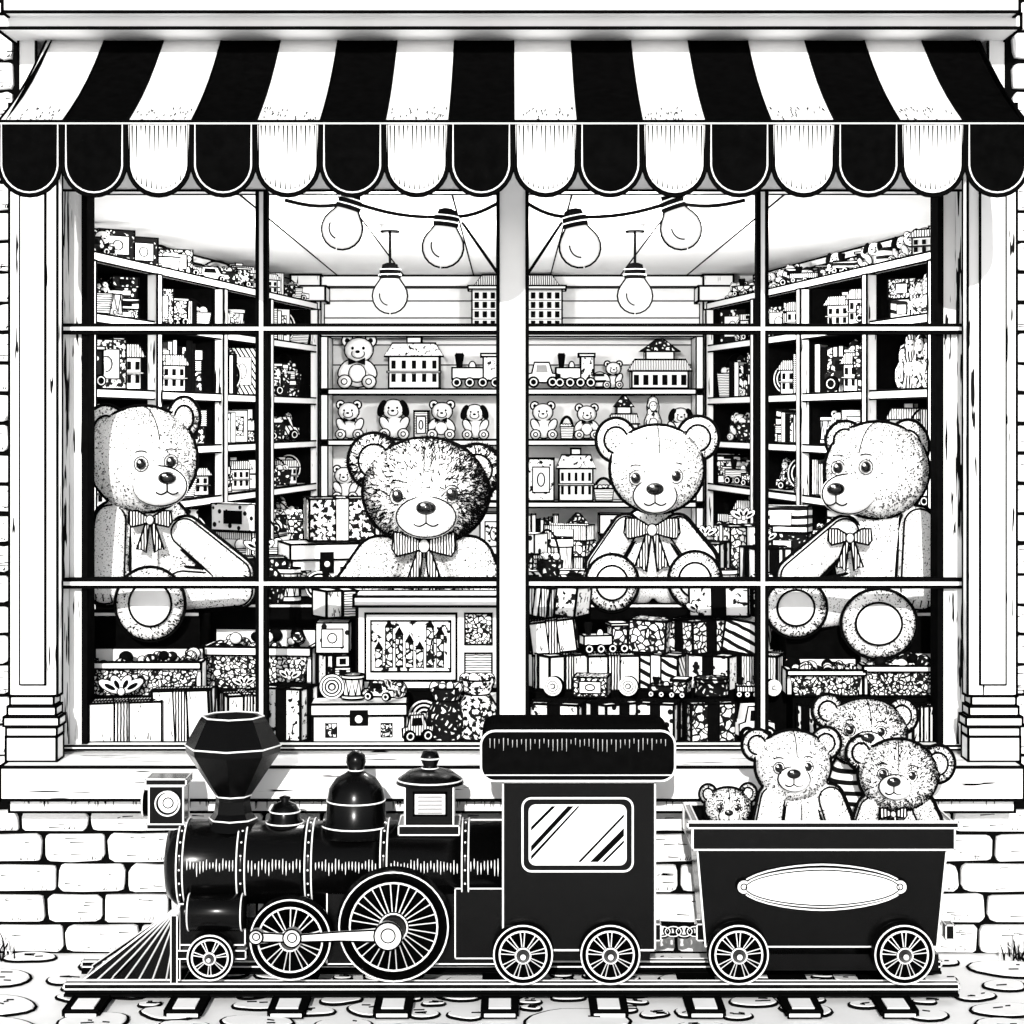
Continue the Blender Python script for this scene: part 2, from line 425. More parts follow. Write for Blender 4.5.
# ================================================================ SMALL TOYS
PAT = ['ornate', 'ornate_dark', 'scribble', 'hatch', 'dots', 'dots_dark', 'stripe_z', 'diag', 'ornate_fine', 'hatch_z', 'white', 'ornate_dark']
DARKP = ['ornate_dark', 'scribble', 'ornate', 'dots_dark', 'hatch_dark', 'ornate_fine']
def toy(kind, M, w, h, d, rr, light=False, line=.0035):
    b = B(M); P = rr.choice(PAT[:]) if not light else rr.choice(['white', 'white', 'scribble_light', 'hatch_z'])
    Q = rr.choice(DARKP) if not light else 'scribble_light'
    L = line; name = 'toy_box'
    if kind == 'box':
        b.bx(-w/2, w/2, 0, d, 0, h, P, L); b.bx(-w*.32, w*.32, -.006, .002, h*.2, h*.8, Q if P == 'white' else 'white', L*.7)
        b.ring((0, -.008, h*.5), w*.14, h*.16, L*.7, 'ink', 12)
    elif kind == 'stack':
        name = 'stacked_boxes'; z = 0; k = rr.randint(2, 4)
        for i in range(k):
            ww = w*rr.uniform(.75, 1); b.bx(-ww/2, ww/2, 0, d, z, z+h/k*.95, rr.choice(PAT) if not light else 'white', L)
            b.bx(-ww*.2, ww*.2, -.004, .002, z+h/k*.25, z+h/k*.7, 'ink' if rr.random() < .5 else 'white', L*.5); z += h/k
    elif kind == 'books':
        name = 'book_row'; x = -w/2; 
        while x < w/2-.012:
            t = rr.uniform(.018, .032); hh = h*rr.uniform(.8, 1); b.bx(x, min(x+t, w/2), 0, d*.8, 0, hh, rr.choice(['white', 'ink', 'hatch', 'white', 'scribble']) , L*.7)
            x += t+.003
    elif kind == 'doll':
        name = 'nesting_doll'; r = min(w/2, h*.24)
        prof = [(r*.7, 0), (r, h*.2), (r*.98, h*.42), (r*.62, h*.6), (r*.7, h*.75), (r*.5, h*.93), (.002, h)]
        b.lathe((0, r, 0), prof, Q if not light else 'scribble_light', 16, rings=(0,), sil=L)
        b.ell((0, r*.42, h*.76), (r*.45, r*.2, h*.11), 'white', L*.6, 12)
        b.ell((-r*.17, r*.2, h*.78), (r*.08,)*3, 'ink', 0, 6); b.ell((r*.17, r*.2, h*.78), (r*.08,)*3, 'ink', 0, 6)
        b.ell((0, r*.1, h*.35), (r*.5, r*.2, h*.13), 'white', L*.6, 12)
    elif kind == 'tin':
        name = 'round_tin'; r = min(w/2, d/2)
        b.lathe((0, r, 0), [(r, 0), (r, h*.7), (r*1.06, h*.72), (r*1.06, h*.88), (r*.5, h), (.002, h)], P, 18, rings=(0, 1, 3), sil=L, lr=L)
    elif kind == 'drum':
        name = 'toy_drum'; r = min(w/2, d/2, h*.7)
        b.lathe((0, r, 0), [(r, 0), (r, h*.15), (r*.96, h*.16), (r*.96, h*.84), (r, h*.85), (r, h), (.002, h)], 'white', 20, rings=(0, 1, 4, 5), sil=L, lr=L)
        for i in range(10):
            a = 2*pi*i/10; a2 = a+pi/10
            b.tube([(r*math.cos(a), r+r*math.sin(a), h*.15), (r*math.cos(a2), r+r*math.sin(a2), h*.85), (r*math.cos(a2+pi/10), r+r*math.sin(a2+pi/10), h*.15)], L*.8)
    elif kind == 'plate':
        name = 'toy_wheel'; r = min(w/2, h/2)
        b.lathe((0, .03, r), [(r, 0), (r, .03), (r*.9, .03)], 'ink', 22, 'y')
        for f, mm in ((.9, 'white'), (.66, 'white'), (.4, 'white')): b.ring((0, .026, r), r*f, r*f, L, mm, 22)
        b.ell((0, .02, r), (r*.2, .02, r*.2), 'white', 0, 10)
    elif kind in ('bear', 'dog', 'bear2'):
        name = 'plush_dog' if kind == 'dog' else 'small_teddy_bear'; F = 'white' if light or rr.random() < .6 else 'fur_grey'
        s = min(h, w*1.15); q = rr.uniform(-.04, .04)*s
        b.ell((0, .06, s*.30), (s*(.25 if kind != 'bear2' else .3), s*.2, s*.28), F, L, 14)
        if kind == 'bear2': b.ell((0, .06-s*.16, s*.28), (s*.16, s*.06, s*.17), 'white', L*.7, 12)
        for sx in (-1, 1):
            b.ell((sx*s*.23, .03, s*.36), (s*.10, s*.1, s*.19), F, L, 10, Matrix.Rotation(sx*(.5 if kind != 'bear2' else -.6), 3, 'Y'))
            b.ell((sx*s*.23, -.01, s*.12), (s*.13, s*.12, s*.12), F, L, 10)
            b.ring((sx*s*.23, -.01-s*.115, s*.12), s*.055, s*.055, L*.6, 'ink', 12)
            if kind == 'dog':
                b.ell((q+sx*s*.27, .02, s*.74), (s*.08, s*.05, s*.19), 'ink', L, 10, Matrix.Rotation(-sx*.35, 3, 'Y'))
            else:
                b.ell((q+sx*s*.22, .06, s*.9), (s*.11, s*.05, s*.11), F, L, 10)
                b.ell((q+sx*s*.22, .06-s*.04, s*.9), (s*.05, s*.02, s*.05), 'ink', 0, 8)
            b.ell((q+sx*s*.10, .04-s*.19, s*.75), (s*.032,)*3, 'ink', 0, 8)
        b.ell((q, .04, s*.72), (s*.27, s*.22, s*.23), F, L, 14)
        b.ell((q, .04-s*.18, s*.65), (s*.12, s*.1, s*.085), 'white', L*.7, 10)
        b.ell((q, .04-s*.28, s*.68), (s*.045, s*.02, s*.03), 'ink', 0, 8)
        if kind == 'bear2' or rr.random() < .4: b.prism([(0, s*.5), (-s*.16, s*.57), (-s*.16, s*.43), (0, s*.48), (s*.16, s*.43), (s*.16, s*.57)], .04-s*.24, .04-s*.2, 'ink', 0)
    elif kind == 'house':
        name = 'toy_house'
        b.bx(-w*.42, w*.42, 0, d, 0, h*.62, 'white', L)
        b.prism([(-w*.5, h*.62), (w*.5, h*.62), (w*.36, h*.88), (-w*.36, h*.88)], -.01, d, 'hatch' if not light else 'scribble_light', L)
        b.bx(-w*.12, w*.12, .02, d*.6, h*.885, h, 'white', L)
        nx = 5
        for i in range(nx):
            x = -w*.34+w*.68*i/(nx-1)
            for z in (.12, .38):
                b.bx(x-w*.035, x+w*.035, -.006, .002, h*z, h*(z+.16), 'ink', 0)
        b.bx(-w*.45, w*.45, -.012, 0, h*.30, h*.33, 'white', L*.6)
    elif kind == 'pagoda':
        name = 'toy_station_house'
        b.bx(-w*.44, w*.44, 0, d, 0, h*.35, 'white', L)
        b.prism([(-w*.5, h*.35), (w*.5, h*.35), (w*.4, h*.58), (-w*.4, h*.58)], -.015, d, 'hatch', L)
        b.bx(-w*.22, w*.22, .01, d*.9, h*.585, h*.75, 'white', L)
        b.prism([(-w*.32, h*.75), (w*.32, h*.75), (w*.05, h), (-w*.05, h)], -.005, d*.9, 'ornate_dark', L)
        for i in range(6):
            x = -w*.37+w*.74*i/5; b.bx(x-w*.04, x+w*.04, -.006, .002, h*.06, h*.27, 'ink', 0)
    elif kind == 'mansion':
        name = 'toy_town_house'
        b.bx(-w*.46, w*.46, 0, d, 0, h*.72, 'white', L); b.bx(-w*.5, w*.5, -.012, d, h*.72, h*.78, 'white', L)
        b.prism([(-w*.44, h*.78), (w*.44, h*.78), (w*.36, h*.97), (-w*.36, h*.97)], 0, d, 'hatch_dark', L)
        b.bx(-w*.1, w*.1, -.02, .0, 0, h*.9, 'white', L)
        for r_ in range(4):
            for i in range(11):
                x = -w*.41+w*.82*i/10; b.bx(x-w*.022, x+w*.022, -.024, .002, h*(.06+r_*.165), h*(.165+r_*.165), 'ink', 0)
            b.bx(-w*.47, w*.47, -.01, .003, h*(.19+r_*.165), h*(.2+r_*.165), 'ink', 0)
    elif kind == 'car':
        name = 'toy_car'
        b.prism([(-w*.5, h*.2), (w*.5, h*.2), (w*.5, h*.5), (w*.28, h*.55), (w*.18, h*.95), (-w*.25, h*.95), (-w*.33, h*.55), (-w*.5, h*.5)], 0, d*.7, P if not light else 'white', L)
        b.prism([(-w*.2, h*.58), (w*.14, h*.58), (w*.1, h*.85), (-w*.18, h*.85)], -.006, .001, 'ink' if not light else 'grey', 0)
        for sx in (-.28, .28):
            r = h*.22; b.lathe((sx*w, -.012, r), [(r, 0), (r, .02)], 'ink', 14, 'y'); b.ring((sx*w, -.014, r), r*.55, r*.55, L*.7, 'white', 12)
    elif kind == 'train':
        name = 'toy_locomotive'
        b.bx(-w*.5, w*.15, 0, d*.6, h*.25, h*.55, P if not light else 'white', L)
        b.bx(w*.15, w*.5, 0, d*.6, h*.2, h*.85, Q, L); b.bx(w*.1, w*.52, -.01, d*.6, h*.85, h*.93, 'white', L)
        b.lathe((-w*.35, d*.3, h*.55), [(w*.04, 0), (w*.08, h*.35), (w*.05, h*.4)], 'ink', 12, sil=L)
        b.ell((-w*.08, d*.3, h*.58), (w*.07, w*.07, h*.14), 'white', L, 10)
        for i in range(4):
            r = h*.15; x = -w*.4+i*w*.27; b.lathe((x, -.015, r), [(r, 0), (r, .02)], 'ink', 12, 'y'); b.ring((x, -.017, r), r*.6, r*.6, L*.7, 'white', 12)
    elif kind == 'ball':
        name = 'toy_ball'; r = min(w, h)/2; b.ell((0, r, r), (r, r, r), 'stripe_z' if rr.random() < .5 else 'ornate', L, 16)
    elif kind == 'basket':
        name = 'toy_basket'
        b.prism([(-w*.42, 0), (w*.42, 0), (w*.5, h*.55), (-w*.5, h*.55)], 0, d*.8, 'hatch_z' if rr.random() < .5 else 'ornate_dark', L)
        b.ring((0, d*.4, h*.5), w*.42, h*.5, L*1.5, 'ink', 14, 0, pi)
        for i in range(5):
            r = w*.11; b.ell((-w*.36+i*w*.18, d*.3, h*.6), (r, r, r), rr.choice(['white', 'ornate', 'scribble']), L*.8, 10)
    o = b.obj(name); return o
KINDS = ['box', 'stack', 'books', 'doll', 'tin', 'plate', 'bear', 'house', 'car', 'train', 'ball', 'basket', 'drum', 'stack', 'basket', 'house']

# ================================================================ SIDE CABINETS
CY0 = .75
shelf_z = [zf(v, CY0) for v in (250, 312, 388, 450, 512, 578)]
ups = [.77, 1.55, 2.5, 3.3, 4.28]
for sx in (-1, 1):
    ax, ay, bx_, by_ = 1.655, CY0, HB+.03, 4.28
    dv = Vector((sx*(bx_-ax), by_-ay, 0)); Ln = dv.length; u = dv.normalized()
    outw = Vector((sx, 0, 0)); outw = (outw-u*outw.dot(u)).normalized()
    if sx < 0:
        M = Matrix(((u.x, outw.x, 0, -ax), (u.y, outw.y, 0, ay), (0, 0, 1, 0), (0, 0, 0, 1)))
    else:
        M = Matrix(((-u.x, outw.x, 0, ax+u.x*Ln), (-u.y, outw.y, 0, ay+u.y*Ln), (0, 0, 1, 0), (0, 0, 0, 1)))
    def lx(t): return t if sx < 0 else Ln-t
    b = B(M)
    b.bx(0, Ln, .33, .36, .32, shelf_z[0]-.036, 'black_cloth', 0)
    b.bx(0, Ln, .33, .36, shelf_z[0]-.03, ZC-.02, 'white', 0)
    for z in shelf_z+[.97]:
        b.bx(0, Ln, 0, .329, z-.035, z-.001, 'black_cloth', 0)
        b.bx(0, Ln, -.012, .02, z-.036, z, 'white_trim', .005)
        b.bx(0, Ln, .022, .328, z-.0009, z+.001, 'wood_y', 0)
    for y in ups:
        t = (y-ay)/u.y; x = lx(t)
        b.bx(x-.028, x+.028, .021, .325, .33, shelf_z[0]-.037, 'black_cloth', 0)
        b.bx(x-.030, x+.030, -.026, .02, .33, shelf_z[0]-.037, 'wood', .005)
    b.bx(0, Ln, .26, .328, ZC-.05, ZC-.012, 'white_trim', .006)
    b.obj('wall_cabinet')
    rr = random.Random(14 if sx < 0 else 27); last = None
    for zi, z in enumerate(shelf_z):
        gap = (ZC-.03-z) if zi == 0 else (shelf_z[zi-1]-.035-z)
        t = .04
        while t < Ln-.12:
            k = rr.choice([q for q in KINDS if q != last])
            if zi == 0: k = rr.choice([q for q in (['train', 'car', 'bear', 'house', 'box', 'basket'] if sx < 0 else ['bear', 'car', 'dog', 'ball', 'train', 'house', 'bear2']) if q != last])
            last = k
            if sx > 0 and zi in (1, 2) and t < .8: k = 'doll' if zi == 2 or t < .5 else 'stack'
            w = {'doll': .095, 'bear': .15, 'books': .18, 'stack': .15, 'box': .16, 'house': .2, 'car': .18, 'train': .21, 'basket': .18, 'plate': .17}.get(k, .13)*rr.uniform(.9, 1.15)
            h = gap*rr.uniform(.7, .93)
            if k in ('car', 'ball', 'tin', 'drum'): h *= .72
            if k == 'train': h *= .8
            if any(abs((t+w/2)-(yy-ay)/u.y) < w/2+.026 for yy in ups):
                t += .02; continue
            x = lx(t+w/2)
            yaw = rr.uniform(-.15, .15)+(.8 if sx > 0 else -.8)
            MM = M @ Matrix.Translation((x, .085, z+.006)) @ Matrix.Rotation(yaw, 4, 'Z')
            toy(k, MM, w, h, .12, rr, line=.0034)
            t += w*.82+rr.uniform(.0, .015)
# ================================================================ BACK SHELVES
b = B()
for v in (331, 389, 440, 502, 556):
    z = zf(v, 4.2); b.bx(-HB+.01, HB-.01, 4.2, 4.48, z-.03, z, 'white_trim', .006)
for x in (-HB+.03, HB-.03): b.bx(x-.02, x+.02, 4.2, 4.48, .32, zf(331, 4.2)-.031, 'white', .005)
b.obj('back_wall_shelf')
rr = random.Random(5)
def backtoy(kind, u0, u1, vtop, vb, light=True):
    Y = 4.24; k = K(Y); z = zf(vb, 4.2)+.006
    toy(kind, Matrix.Translation((xf((u0+u1)/2, Y), Y, z)), (u1-u0)*k, (vb-vtop)*k, .16, rr, light, .0058)
backtoy('mansion', 468, 566, 274, 331, False)
for it in (('bear2', 333, 381, 336, 389), ('house', 384, 444, 338, 389), ('train', 452, 500, 352, 389), ('car', 526, 560, 362, 389), ('train', 556, 594, 352, 389), ('ball', 592, 608, 372, 389), ('bear', 600, 626, 362, 389), ('pagoda', 628, 692, 340, 389),
           ('bear', 333, 366, 402, 440), ('dog', 376, 412, 398, 440), ('box', 414, 428, 412, 440), ('bear2', 424, 458, 402, 440), ('dog', 459, 492, 404, 440), ('bear', 528, 560, 402, 440), ('basket', 560, 574, 418, 440), ('bear2', 572, 602, 400, 440),
           ('pagoda', 608, 640, 397, 440), ('doll', 645, 662, 397, 440), ('dog', 666, 694, 405, 440),
           ('bear', 330, 360, 462, 502), ('stack', 478, 500, 455, 502), ('box', 528, 554, 460, 502), ('house', 556, 596, 450, 502), ('basket', 594, 614, 480, 502), ('stack', 690, 700, 470, 502),
           ('books', 528, 560, 515, 556), ('pagoda', 560, 596, 515, 556), ('stack', 596, 640, 515, 556), ('box', 340, 380, 515, 556), ('basket', 650, 690, 465, 502), ('box', 480, 508, 515, 556)):
    backtoy(*it)

# ================================================================ LIGHT STRING
string = empty('bulb_string')
YL = .45
def bulb(b, u, v, r, Y, tilt=0):
    c = T(u, v, Y); rr_ = r*K(Y); rot = Matrix.Rotation(tilt, 3, 'Y')
    prof = [(.002, -rr_)]+[(rr_*math.cos(math.radians(q)), rr_*math.sin(math.radians(q))) for q in (-72, -54, -36, -18, 0, 18, 34)]+[(rr_*.66, rr_*.8), (rr_*.5, rr_*1.05)]
    M0 = b.M; b.M = M0 @ Matrix.Translation(c) @ rot.to_4x4()
    b.lathe((0, 0, 0), prof, 'bulb_glass', 20)
    b.tube([(-r_, 0, h_) for r_, h_ in prof], .0066, 'ink'); b.tube([(r_, 0, h_) for r_, h_ in prof], .0066, 'ink')
    b.lathe((0, 0, rr_*1.0), [(rr_*.62, 0), (rr_*.66, rr_*.25), (rr_*.6, rr_*.3), (rr_*.62, rr_*.55), (rr_*.5, rr_*.6), (rr_*.45, rr_*.85), (rr_*.2, rr_*.95)], 'ink', 16, rings=(1, 3), rmat='white', lr=.0025)
    b.ring((0, -rr_*.98, 0), rr_*.55, rr_*.6, .003, 'ink', 12, pi*.95, pi*1.45)
    b.M = M0
    top = c+rot @ Vector((0, 0, rr_*1.9)); return c, top
lights = []
b = B()
for (u, v, r, t) in ((342, 229, 20, .28), (443, 247, 20, .12), (580, 247, 20, -.2), (681, 229, 20, -.32)):
    c, top = bulb(b, u, v, r, YL, t); lights.append((c, 35))
def sag(pts):
    out = []
    for (a, c) in zip(pts[:-1], pts[1:]):
        for i in range(9):
            t = i/8; out.append(T(a[0]+(c[0]-a[0])*t, a[1]+(c[1]-a[1])*t+5*math.sin(pi*t), YL))
    return out
b.tube(sag([(285, 200), (352, 202), (447, 217), (503, 200)]), .0075, 'ink')
b.tube(sag([(522, 200), (574, 217), (672, 202), (745, 200)]), .0075, 'ink')
b.tube([T(462, 222, YL), T(499, 275, YL)], .006, 'ink'); b.tube([T(562, 222, YL), T(527, 275, YL)], .006, 'ink')
b.obj('festoon_bulbs', string)
for (u, v) in ((390, 296), (635, 296)):
    b = B(); c, top = bulb(b, u, v, 17, 1.5, 0); lights.append((c, 460))
    b.tube([top, (top.x, top.y, ZC)], .006, 'ink'); b.lathe((top.x, top.y, ZC-.03), [(.04, 0), (.04, .03)], 'white', 16, rings=(0,))
    b.obj('pendant_lamp')
for i, (c, en) in enumerate(lights):
    l = bpy.data.lights.new('bulb_light', 'POINT'); l.energy = en; l.shadow_soft_size = .05; l.color = (1, .99, .97)
    o = bpy.data.objects.new('bulb_light', l); bpy.context.scene.collection.objects.link(o); o.location = c; o.parent = string

# ================================================================ DISPLAY TIERS
T1, T2 = .84, 1.13
b = B()
b.bx(-1.56, 1.56, .17, 1.7, .35, ZS-.005, 'black_cloth', 0)
b.bx(-1.15, 1.01, .36, 1.7, ZS-.004, T1, 'black_cloth', 0)
b.bx(-1.15, 1.01, .66, 1.7, T1+.001, T2, 'black_cloth', 0)
b.bx(-1.15, 1.01, .655, .675, T2-.008, T2+.006, 'white', .003)
for x0, x1 in ((-1.57, -1.152), (1.012, 1.57)):
    b.bx(x0, x1, .21, 1.2, ZS-.003, T1-.002, 'black_cloth', 0)
    b.bx(x0, x1, .38, 1.2, T1-.001, T2-.002, 'black_cloth', 0)
    b.bx(x0, x1, .37, .384, T2-.014, T2+.002, 'white', .003)
b.obj('display_stand')
def bowshape(b, x, y, z, s, mat='white', L=.003):
    for sx in (-1, 1):
        for a, f in ((.5, 1), (1.1, .75)):
            rot = Matrix.Rotation(-sx*a, 3, 'Y')
            c = Vector((x, y, z))+rot @ Vector((sx*s*.5*f, 0, 0))
            b.ell(c, (s*.5*f, s*.16, s*.2), mat, L, 12, rot)
            b.ell(c+Vector((0, -s*.13, 0)), (s*.25*f, s*.08, s*.09), 'ink', 0, 8, rot)
    b.ell((x, y-s*.12, z+s*.04), (s*.15,)*3, mat, L, 8)
def giftm(M, w, d, h, mat, rib, bow, name='wrapped_gift'):
    b = B(M); b.bx(-w/2, w/2, -d/2, d/2, 0, h, mat, .005)
    if rib:
        r = min(.026, w*.12)
        b.bx(-r, r, -d/2-.004, d/2+.004, -.001, h+.004, rib, .0034)
        b.bx(-w/2-.0045, w/2+.0045, -r, r, -.0015, h+.0048, rib, .0034)
        if bow: bowshape(b, 0, 0, h+.03, min(.09, w*.35))
    if mat == 'white':
        for _ in range(14):
            x = rr.uniform(-.46, .4)*w; z = rr.choice((rr.uniform(.0, .2), rr.uniform(.75, .9)))*h
            b.tube([(x, -d/2-.001, z), (x+rr.uniform(-.006, .006), -d/2-.001, min(h, z+rr.uniform(.01, .035)))], [.0022, .0008], 'ink', n=4)
    return b.obj(name)
def gift(u0, u1, v0, vb, Y, mat='white', rib='hatch_dark', yaw=0, d=None, bow=True, zb=None, name='wrapped_gift', tilt=0):
    k = K(Y); w = (u1-u0)*k; z0 = zf(vb, Y) if zb is None else zb; h = zf(v0, Y)-z0; d = d or min(.26, w*.8)
    M = Matrix.Translation((xf((u0+u1)/2, Y), Y+d/2, z0+.004)) @ Matrix.Rotation(yaw, 4, 'Z') @ Matrix.Rotation(tilt, 4, 'Y')
    c = abs(math.cos(yaw))+abs(math.sin(yaw))*.6; w /= c
    return giftm(M, w, d, h, mat, rib, bow, name)
def chest(u0, u1, v0, vb, Y, d=.2, yaw=0, mat='white', zb=None):
    k = K(Y); w = (u1-u0)*k; z0 = zf(vb, Y) if zb is None else zb; h = zf(v0, Y)-z0
    b = B(Matrix.Translation((xf((u0+u1)/2, Y), Y+d/2, z0+.004)) @ Matrix.Rotation(yaw, 4, 'Z'))
    b.bx(-w/2, w/2, -d/2, d/2, 0, h*.7, mat, .0052); b.bx(-w/2-.008, w/2+.008, -d/2-.01, d/2, h*.703, h, mat, .0052)
    b.bx(-w*.1, w*.1, -d/2-.014, -d/2+.001, h*.45, h*.85, 'ink', 0); b.ell((0, -d/2-.015, h*.62), (w*.045, .006, w*.045), 'white', .002, 10)
    for sx in (-1, 1):
        b.bx(sx*w*.3-.02, sx*w*.3+.02, -d/2-.006, -d/2+.002, h*.15, h*.5, 'ornate_fine', .002)
    return b.obj('toy_chest')
def tray(u0, u1, v0, vb, Y, zb, fill='ornate', d=.22, yaw=0, n=26, tilt=0):
    k = K(Y); w = (u1-u0)*k; h = zf(v0, Y)-zb
    b = B(Matrix.Translation((xf((u0+u1)/2, Y), Y+d/2, zb+.004)) @ Matrix.Rotation(yaw, 4, 'Z') @ Matrix.Rotation(tilt, 4, 'Y'))
    b.prism([(-w*.44, 0), (w*.44, 0), (w*.5, h*.5), (-w*.5, h*.5)], -d/2, -d/2+.015, 'ornate_fine', .0045)
    b.bx(-w/2, w/2, d/2-.015, d/2, 0, h*.8, 'white', .004)
    for sx in (-1, 1): b.bx(sx*w/2-.01, sx*w/2+.01, -d/2+.016, d/2-.016, 0.001, h*.6, 'white', .004)
    b.bx(-w*.5-.012, w*.5+.012, -d/2-.018, -d/2-.001, h*.5, h*.62, 'white', .004)
    b.bx(-w*.47, w*.47, -d/2+.016, d/2-.016, .002, h*.3, 'ink', 0)
    for i in range(n):
        r = rr.uniform(.014, .026)
        b.ell((rr.uniform(-.44, .44)*w, rr.uniform(-.4, .4)*d, h*rr.uniform(.4, .75)), (r, r, r*.9), rr.choice(['white', fill, 'ornate_fine', 'ornate_dark', 'ink']), .003, 10)
    return b.obj('sweet_tray')
rr = random.Random(42)
F0 = ZS+.013
gift(74, 162, 704, 0, .07, 'white', 'hatch_dark', .22, .11, zb=F0)
gift(152, 218, 692, 0, .10, 'white', 'hatch_dark', -.22, .09, zb=F0, bow=False, tilt=-.05)
gift(218, 264, 697, 0, .12, 'white', 'hatch_dark', .35, .14, zb=F0)
gift(264, 312, 690, 0, .14, 'scribble_light', 'ink', -.35, .14, zb=F0)
chest(312, 404, 705, 0, .10, .16, .04, zb=F0)
tray(88, 198, 642, 0, .22, T1, d=.14, n=34)
tray(204, 312, 622, 0, .40, T1, yaw=-.1, n=40)
tray(790, 862, 655, 0, .22, T1, d=.14, n=26); tray(866, 940, 648, 0, .22, T1, 'dots', d=.14, n=26)
b = B(Matrix.Translation((xf(428, .4), .4, T1+.004))); w = 142*K(.4); h = zf(600, .4)-T1
b.bx(-w/2, w/2, 0, .22, 0, h, 'white', .007); b.bx(-w/2-.012, w/2+.012, -.012, .23, h*.92, h+.01, 'white', .006)
b.bx(-w*.44, w*.2, -.008, .001, h*.1, h*.84, 'white', .005); b.bx(-w*.40, w*.16, -.012, -.005, h*.2, h*.76, 'scribble_light', .004)
for i in range(7):
    x = -w*.37+i*w*.072; hh = h*(.2+.08*((i*3) % 4)); b.bx(x, x+w*.05, -.018, -.0125, h*.25, h*.25+hh, 'ornate', .0022)
    b.prism([(x-.004, h*.25+hh), (x+w*.05+.004, h*.25+hh), (x+w*.025, h*.34+hh)], -.018, -.0125, 'ink', 0)
b.bx(w*.26, w*.45, -.008, .001, h*.5, h*.84, 'ornate_fine', .004); b.bx(w*.26, w*.45, -.008, .001, h*.1, h*.4, 'hatch_z', .004)
b.obj('toy_playset_box')
zc_ = zf(705, .10)+.008
def put(kind, u, Y, z, w, h, yaw=0, d=.09): toy(kind, Matrix.Translation((xf(u, Y), Y, z+.004)) @ Matrix.Rotation(yaw, 4, 'Z'), w, h, d, rr, line=.0036)
put('plate', 332, .13, zc_, .1, .09, .1); put('drum', 352, .15, zc_, .08, .085); put('car', 378, .12, zc_, .12, .075, -.3); put('ball', 398, .16, zc_, .06, .06)
def sack(u, vtop, w, Y, zb, mat='ornate_dark'):
    h = zf(vtop, Y)-zb; r = w*K(Y)/2
    b = B(Matrix.Translation((xf(u, Y), Y+r*.7, zb+.003)))
    b.lathe((0, 0, 0), [(r*.8, 0), (r, h*.2), (r*.95, h*.5), (r*.55, h*.75), (r*.75, h*.92), (r*.7, h)], mat, 20, rings=(0, 3, 5), sil=.004, lr=.004)
    for i in range(4): b.ell(((i-1.5)*r*.36, -.01, h), (r*.27, r*.27, r*.3), rr.choice(['ornate', 'white', 'scribble']), .003, 10)
    b.obj('gift_sack')
sack(446, 690, 42, .14, F0); sack(477, 682, 44, .16, F0, 'scribble'); put('car', 418, .12, F0, .12, .1, .4)
def row(u0, u1, Y, zb, h, wr=(34, 58), kinds=None, hv=.0, d=.15, tl=.0, pg=.74):
    u = u0
    while u < u1-12:
        wpx = min(rr.uniform(*wr), u1-u); w = wpx*K(Y)*.95; q = rr.random(); hh = h*rr.uniform(1-hv, 1)
        yaw = rr.uniform(-.6, .6); c = abs(math.cos(yaw))+abs(math.sin(yaw))*.5
        M = Matrix.Translation((xf(u+wpx/2, Y), Y+d/2+rr.uniform(-.015, .02), zb+.004)) @ Matrix.Rotation(yaw, 4, 'Z') @ Matrix.Rotation(rr.uniform(-tl, tl), 4, 'Y')
        if q < pg:
            mat = rr.choice(['white']*7+['hatch_z', 'hatch', 'ornate', 'diag', 'dots', 'scribble_light'])
            rib = 'hatch_dark' if mat == 'white' else ('white' if mat in ('ornate_dark', 'hatch', 'diag') else 'ink')
            giftm(M, w/c, d, hh, mat, rib if rr.random() < .8 else None, rr.random() < .15)
        else:
            M2 = Matrix.Translation((xf(u+wpx/2, Y), Y, zb+.004)) @ Matrix.Rotation(yaw*.6, 4, 'Z')
            toy(rr.choice(kinds or ['drum', 'box', 'car', 'stack', 'tin', 'train', 'plate']), M2, w*.95, hh, .12, rr, line=.0038)
        u += wpx
h1 = .125
row(530, 778, .10, F0, .135, (40, 60), d=.13)
row(530, 786, .22, F0+.145, .07, (26, 46), d=.1, tl=.12, pg=.3)
row(530, 790, .38, T1, h1, (46, 66), d=.18)
row(532, 770, .42, T1+h1+.006, h1*.95, (42, 62), d=.16, tl=.15)
row(690, 762, .46, T1+2*h1+.012, h1*.9, (60, 72), d=.15, tl=.05, pg=1)
row(530, 585, .46, T1+2*h1+.012, h1*.9, (28, 40), d=.15, tl=.2)
row(314, 352, .40, T1, h1, (19, 20), d=.14); row(314, 352, .42, T1+h1+.006, h1*.9, (36, 38), d=.14, pg=0); row(316, 352, .44, T1+2*h1+.01, h1*.8, (18, 20), d=.12)
row(800, 905, .08, F0, .13, (36, 54), d=.1); row(905, 948, .08, F0, .13, (20, 24), d=.08)
row(204, 318, .28, F0, .15, (30, 44), ['car', 'drum', 'tin', 'plate'], d=.08, pg=.4)
row(404, 498, .28, F0, .15, (30, 44), ['car', 'drum', 'tin', 'plate'], d=.08, pg=.4)
chest(282, 352, 545, 0, 1.0, .25, .3, 'white', zb=T2); gift(300, 372, 500, 545, 1.05, 'scribble', 'white', .2, .25, zb=zf(545, 1.0)+.01, name='toy_trunk', bow=False)
gift(228, 284, 560, 0, .95, 'ornate_dark', 'white', .2, .2, zb=T2)
gift(686, 730, 545, 0, 1.05, 'dots', 'ink', -.3, .2, zb=T2); gift(722, 770, 528, 0, 1.25, 'ornate', 'white', .2, .22, zb=T2); gift(748, 790, 550, 0, .95, 'stripe_x', 'ink', .2, .2, zb=T2)
gift(584, 625, 560, 0, 1.3, 'white', 'ink', .2, .2, zb=T2)
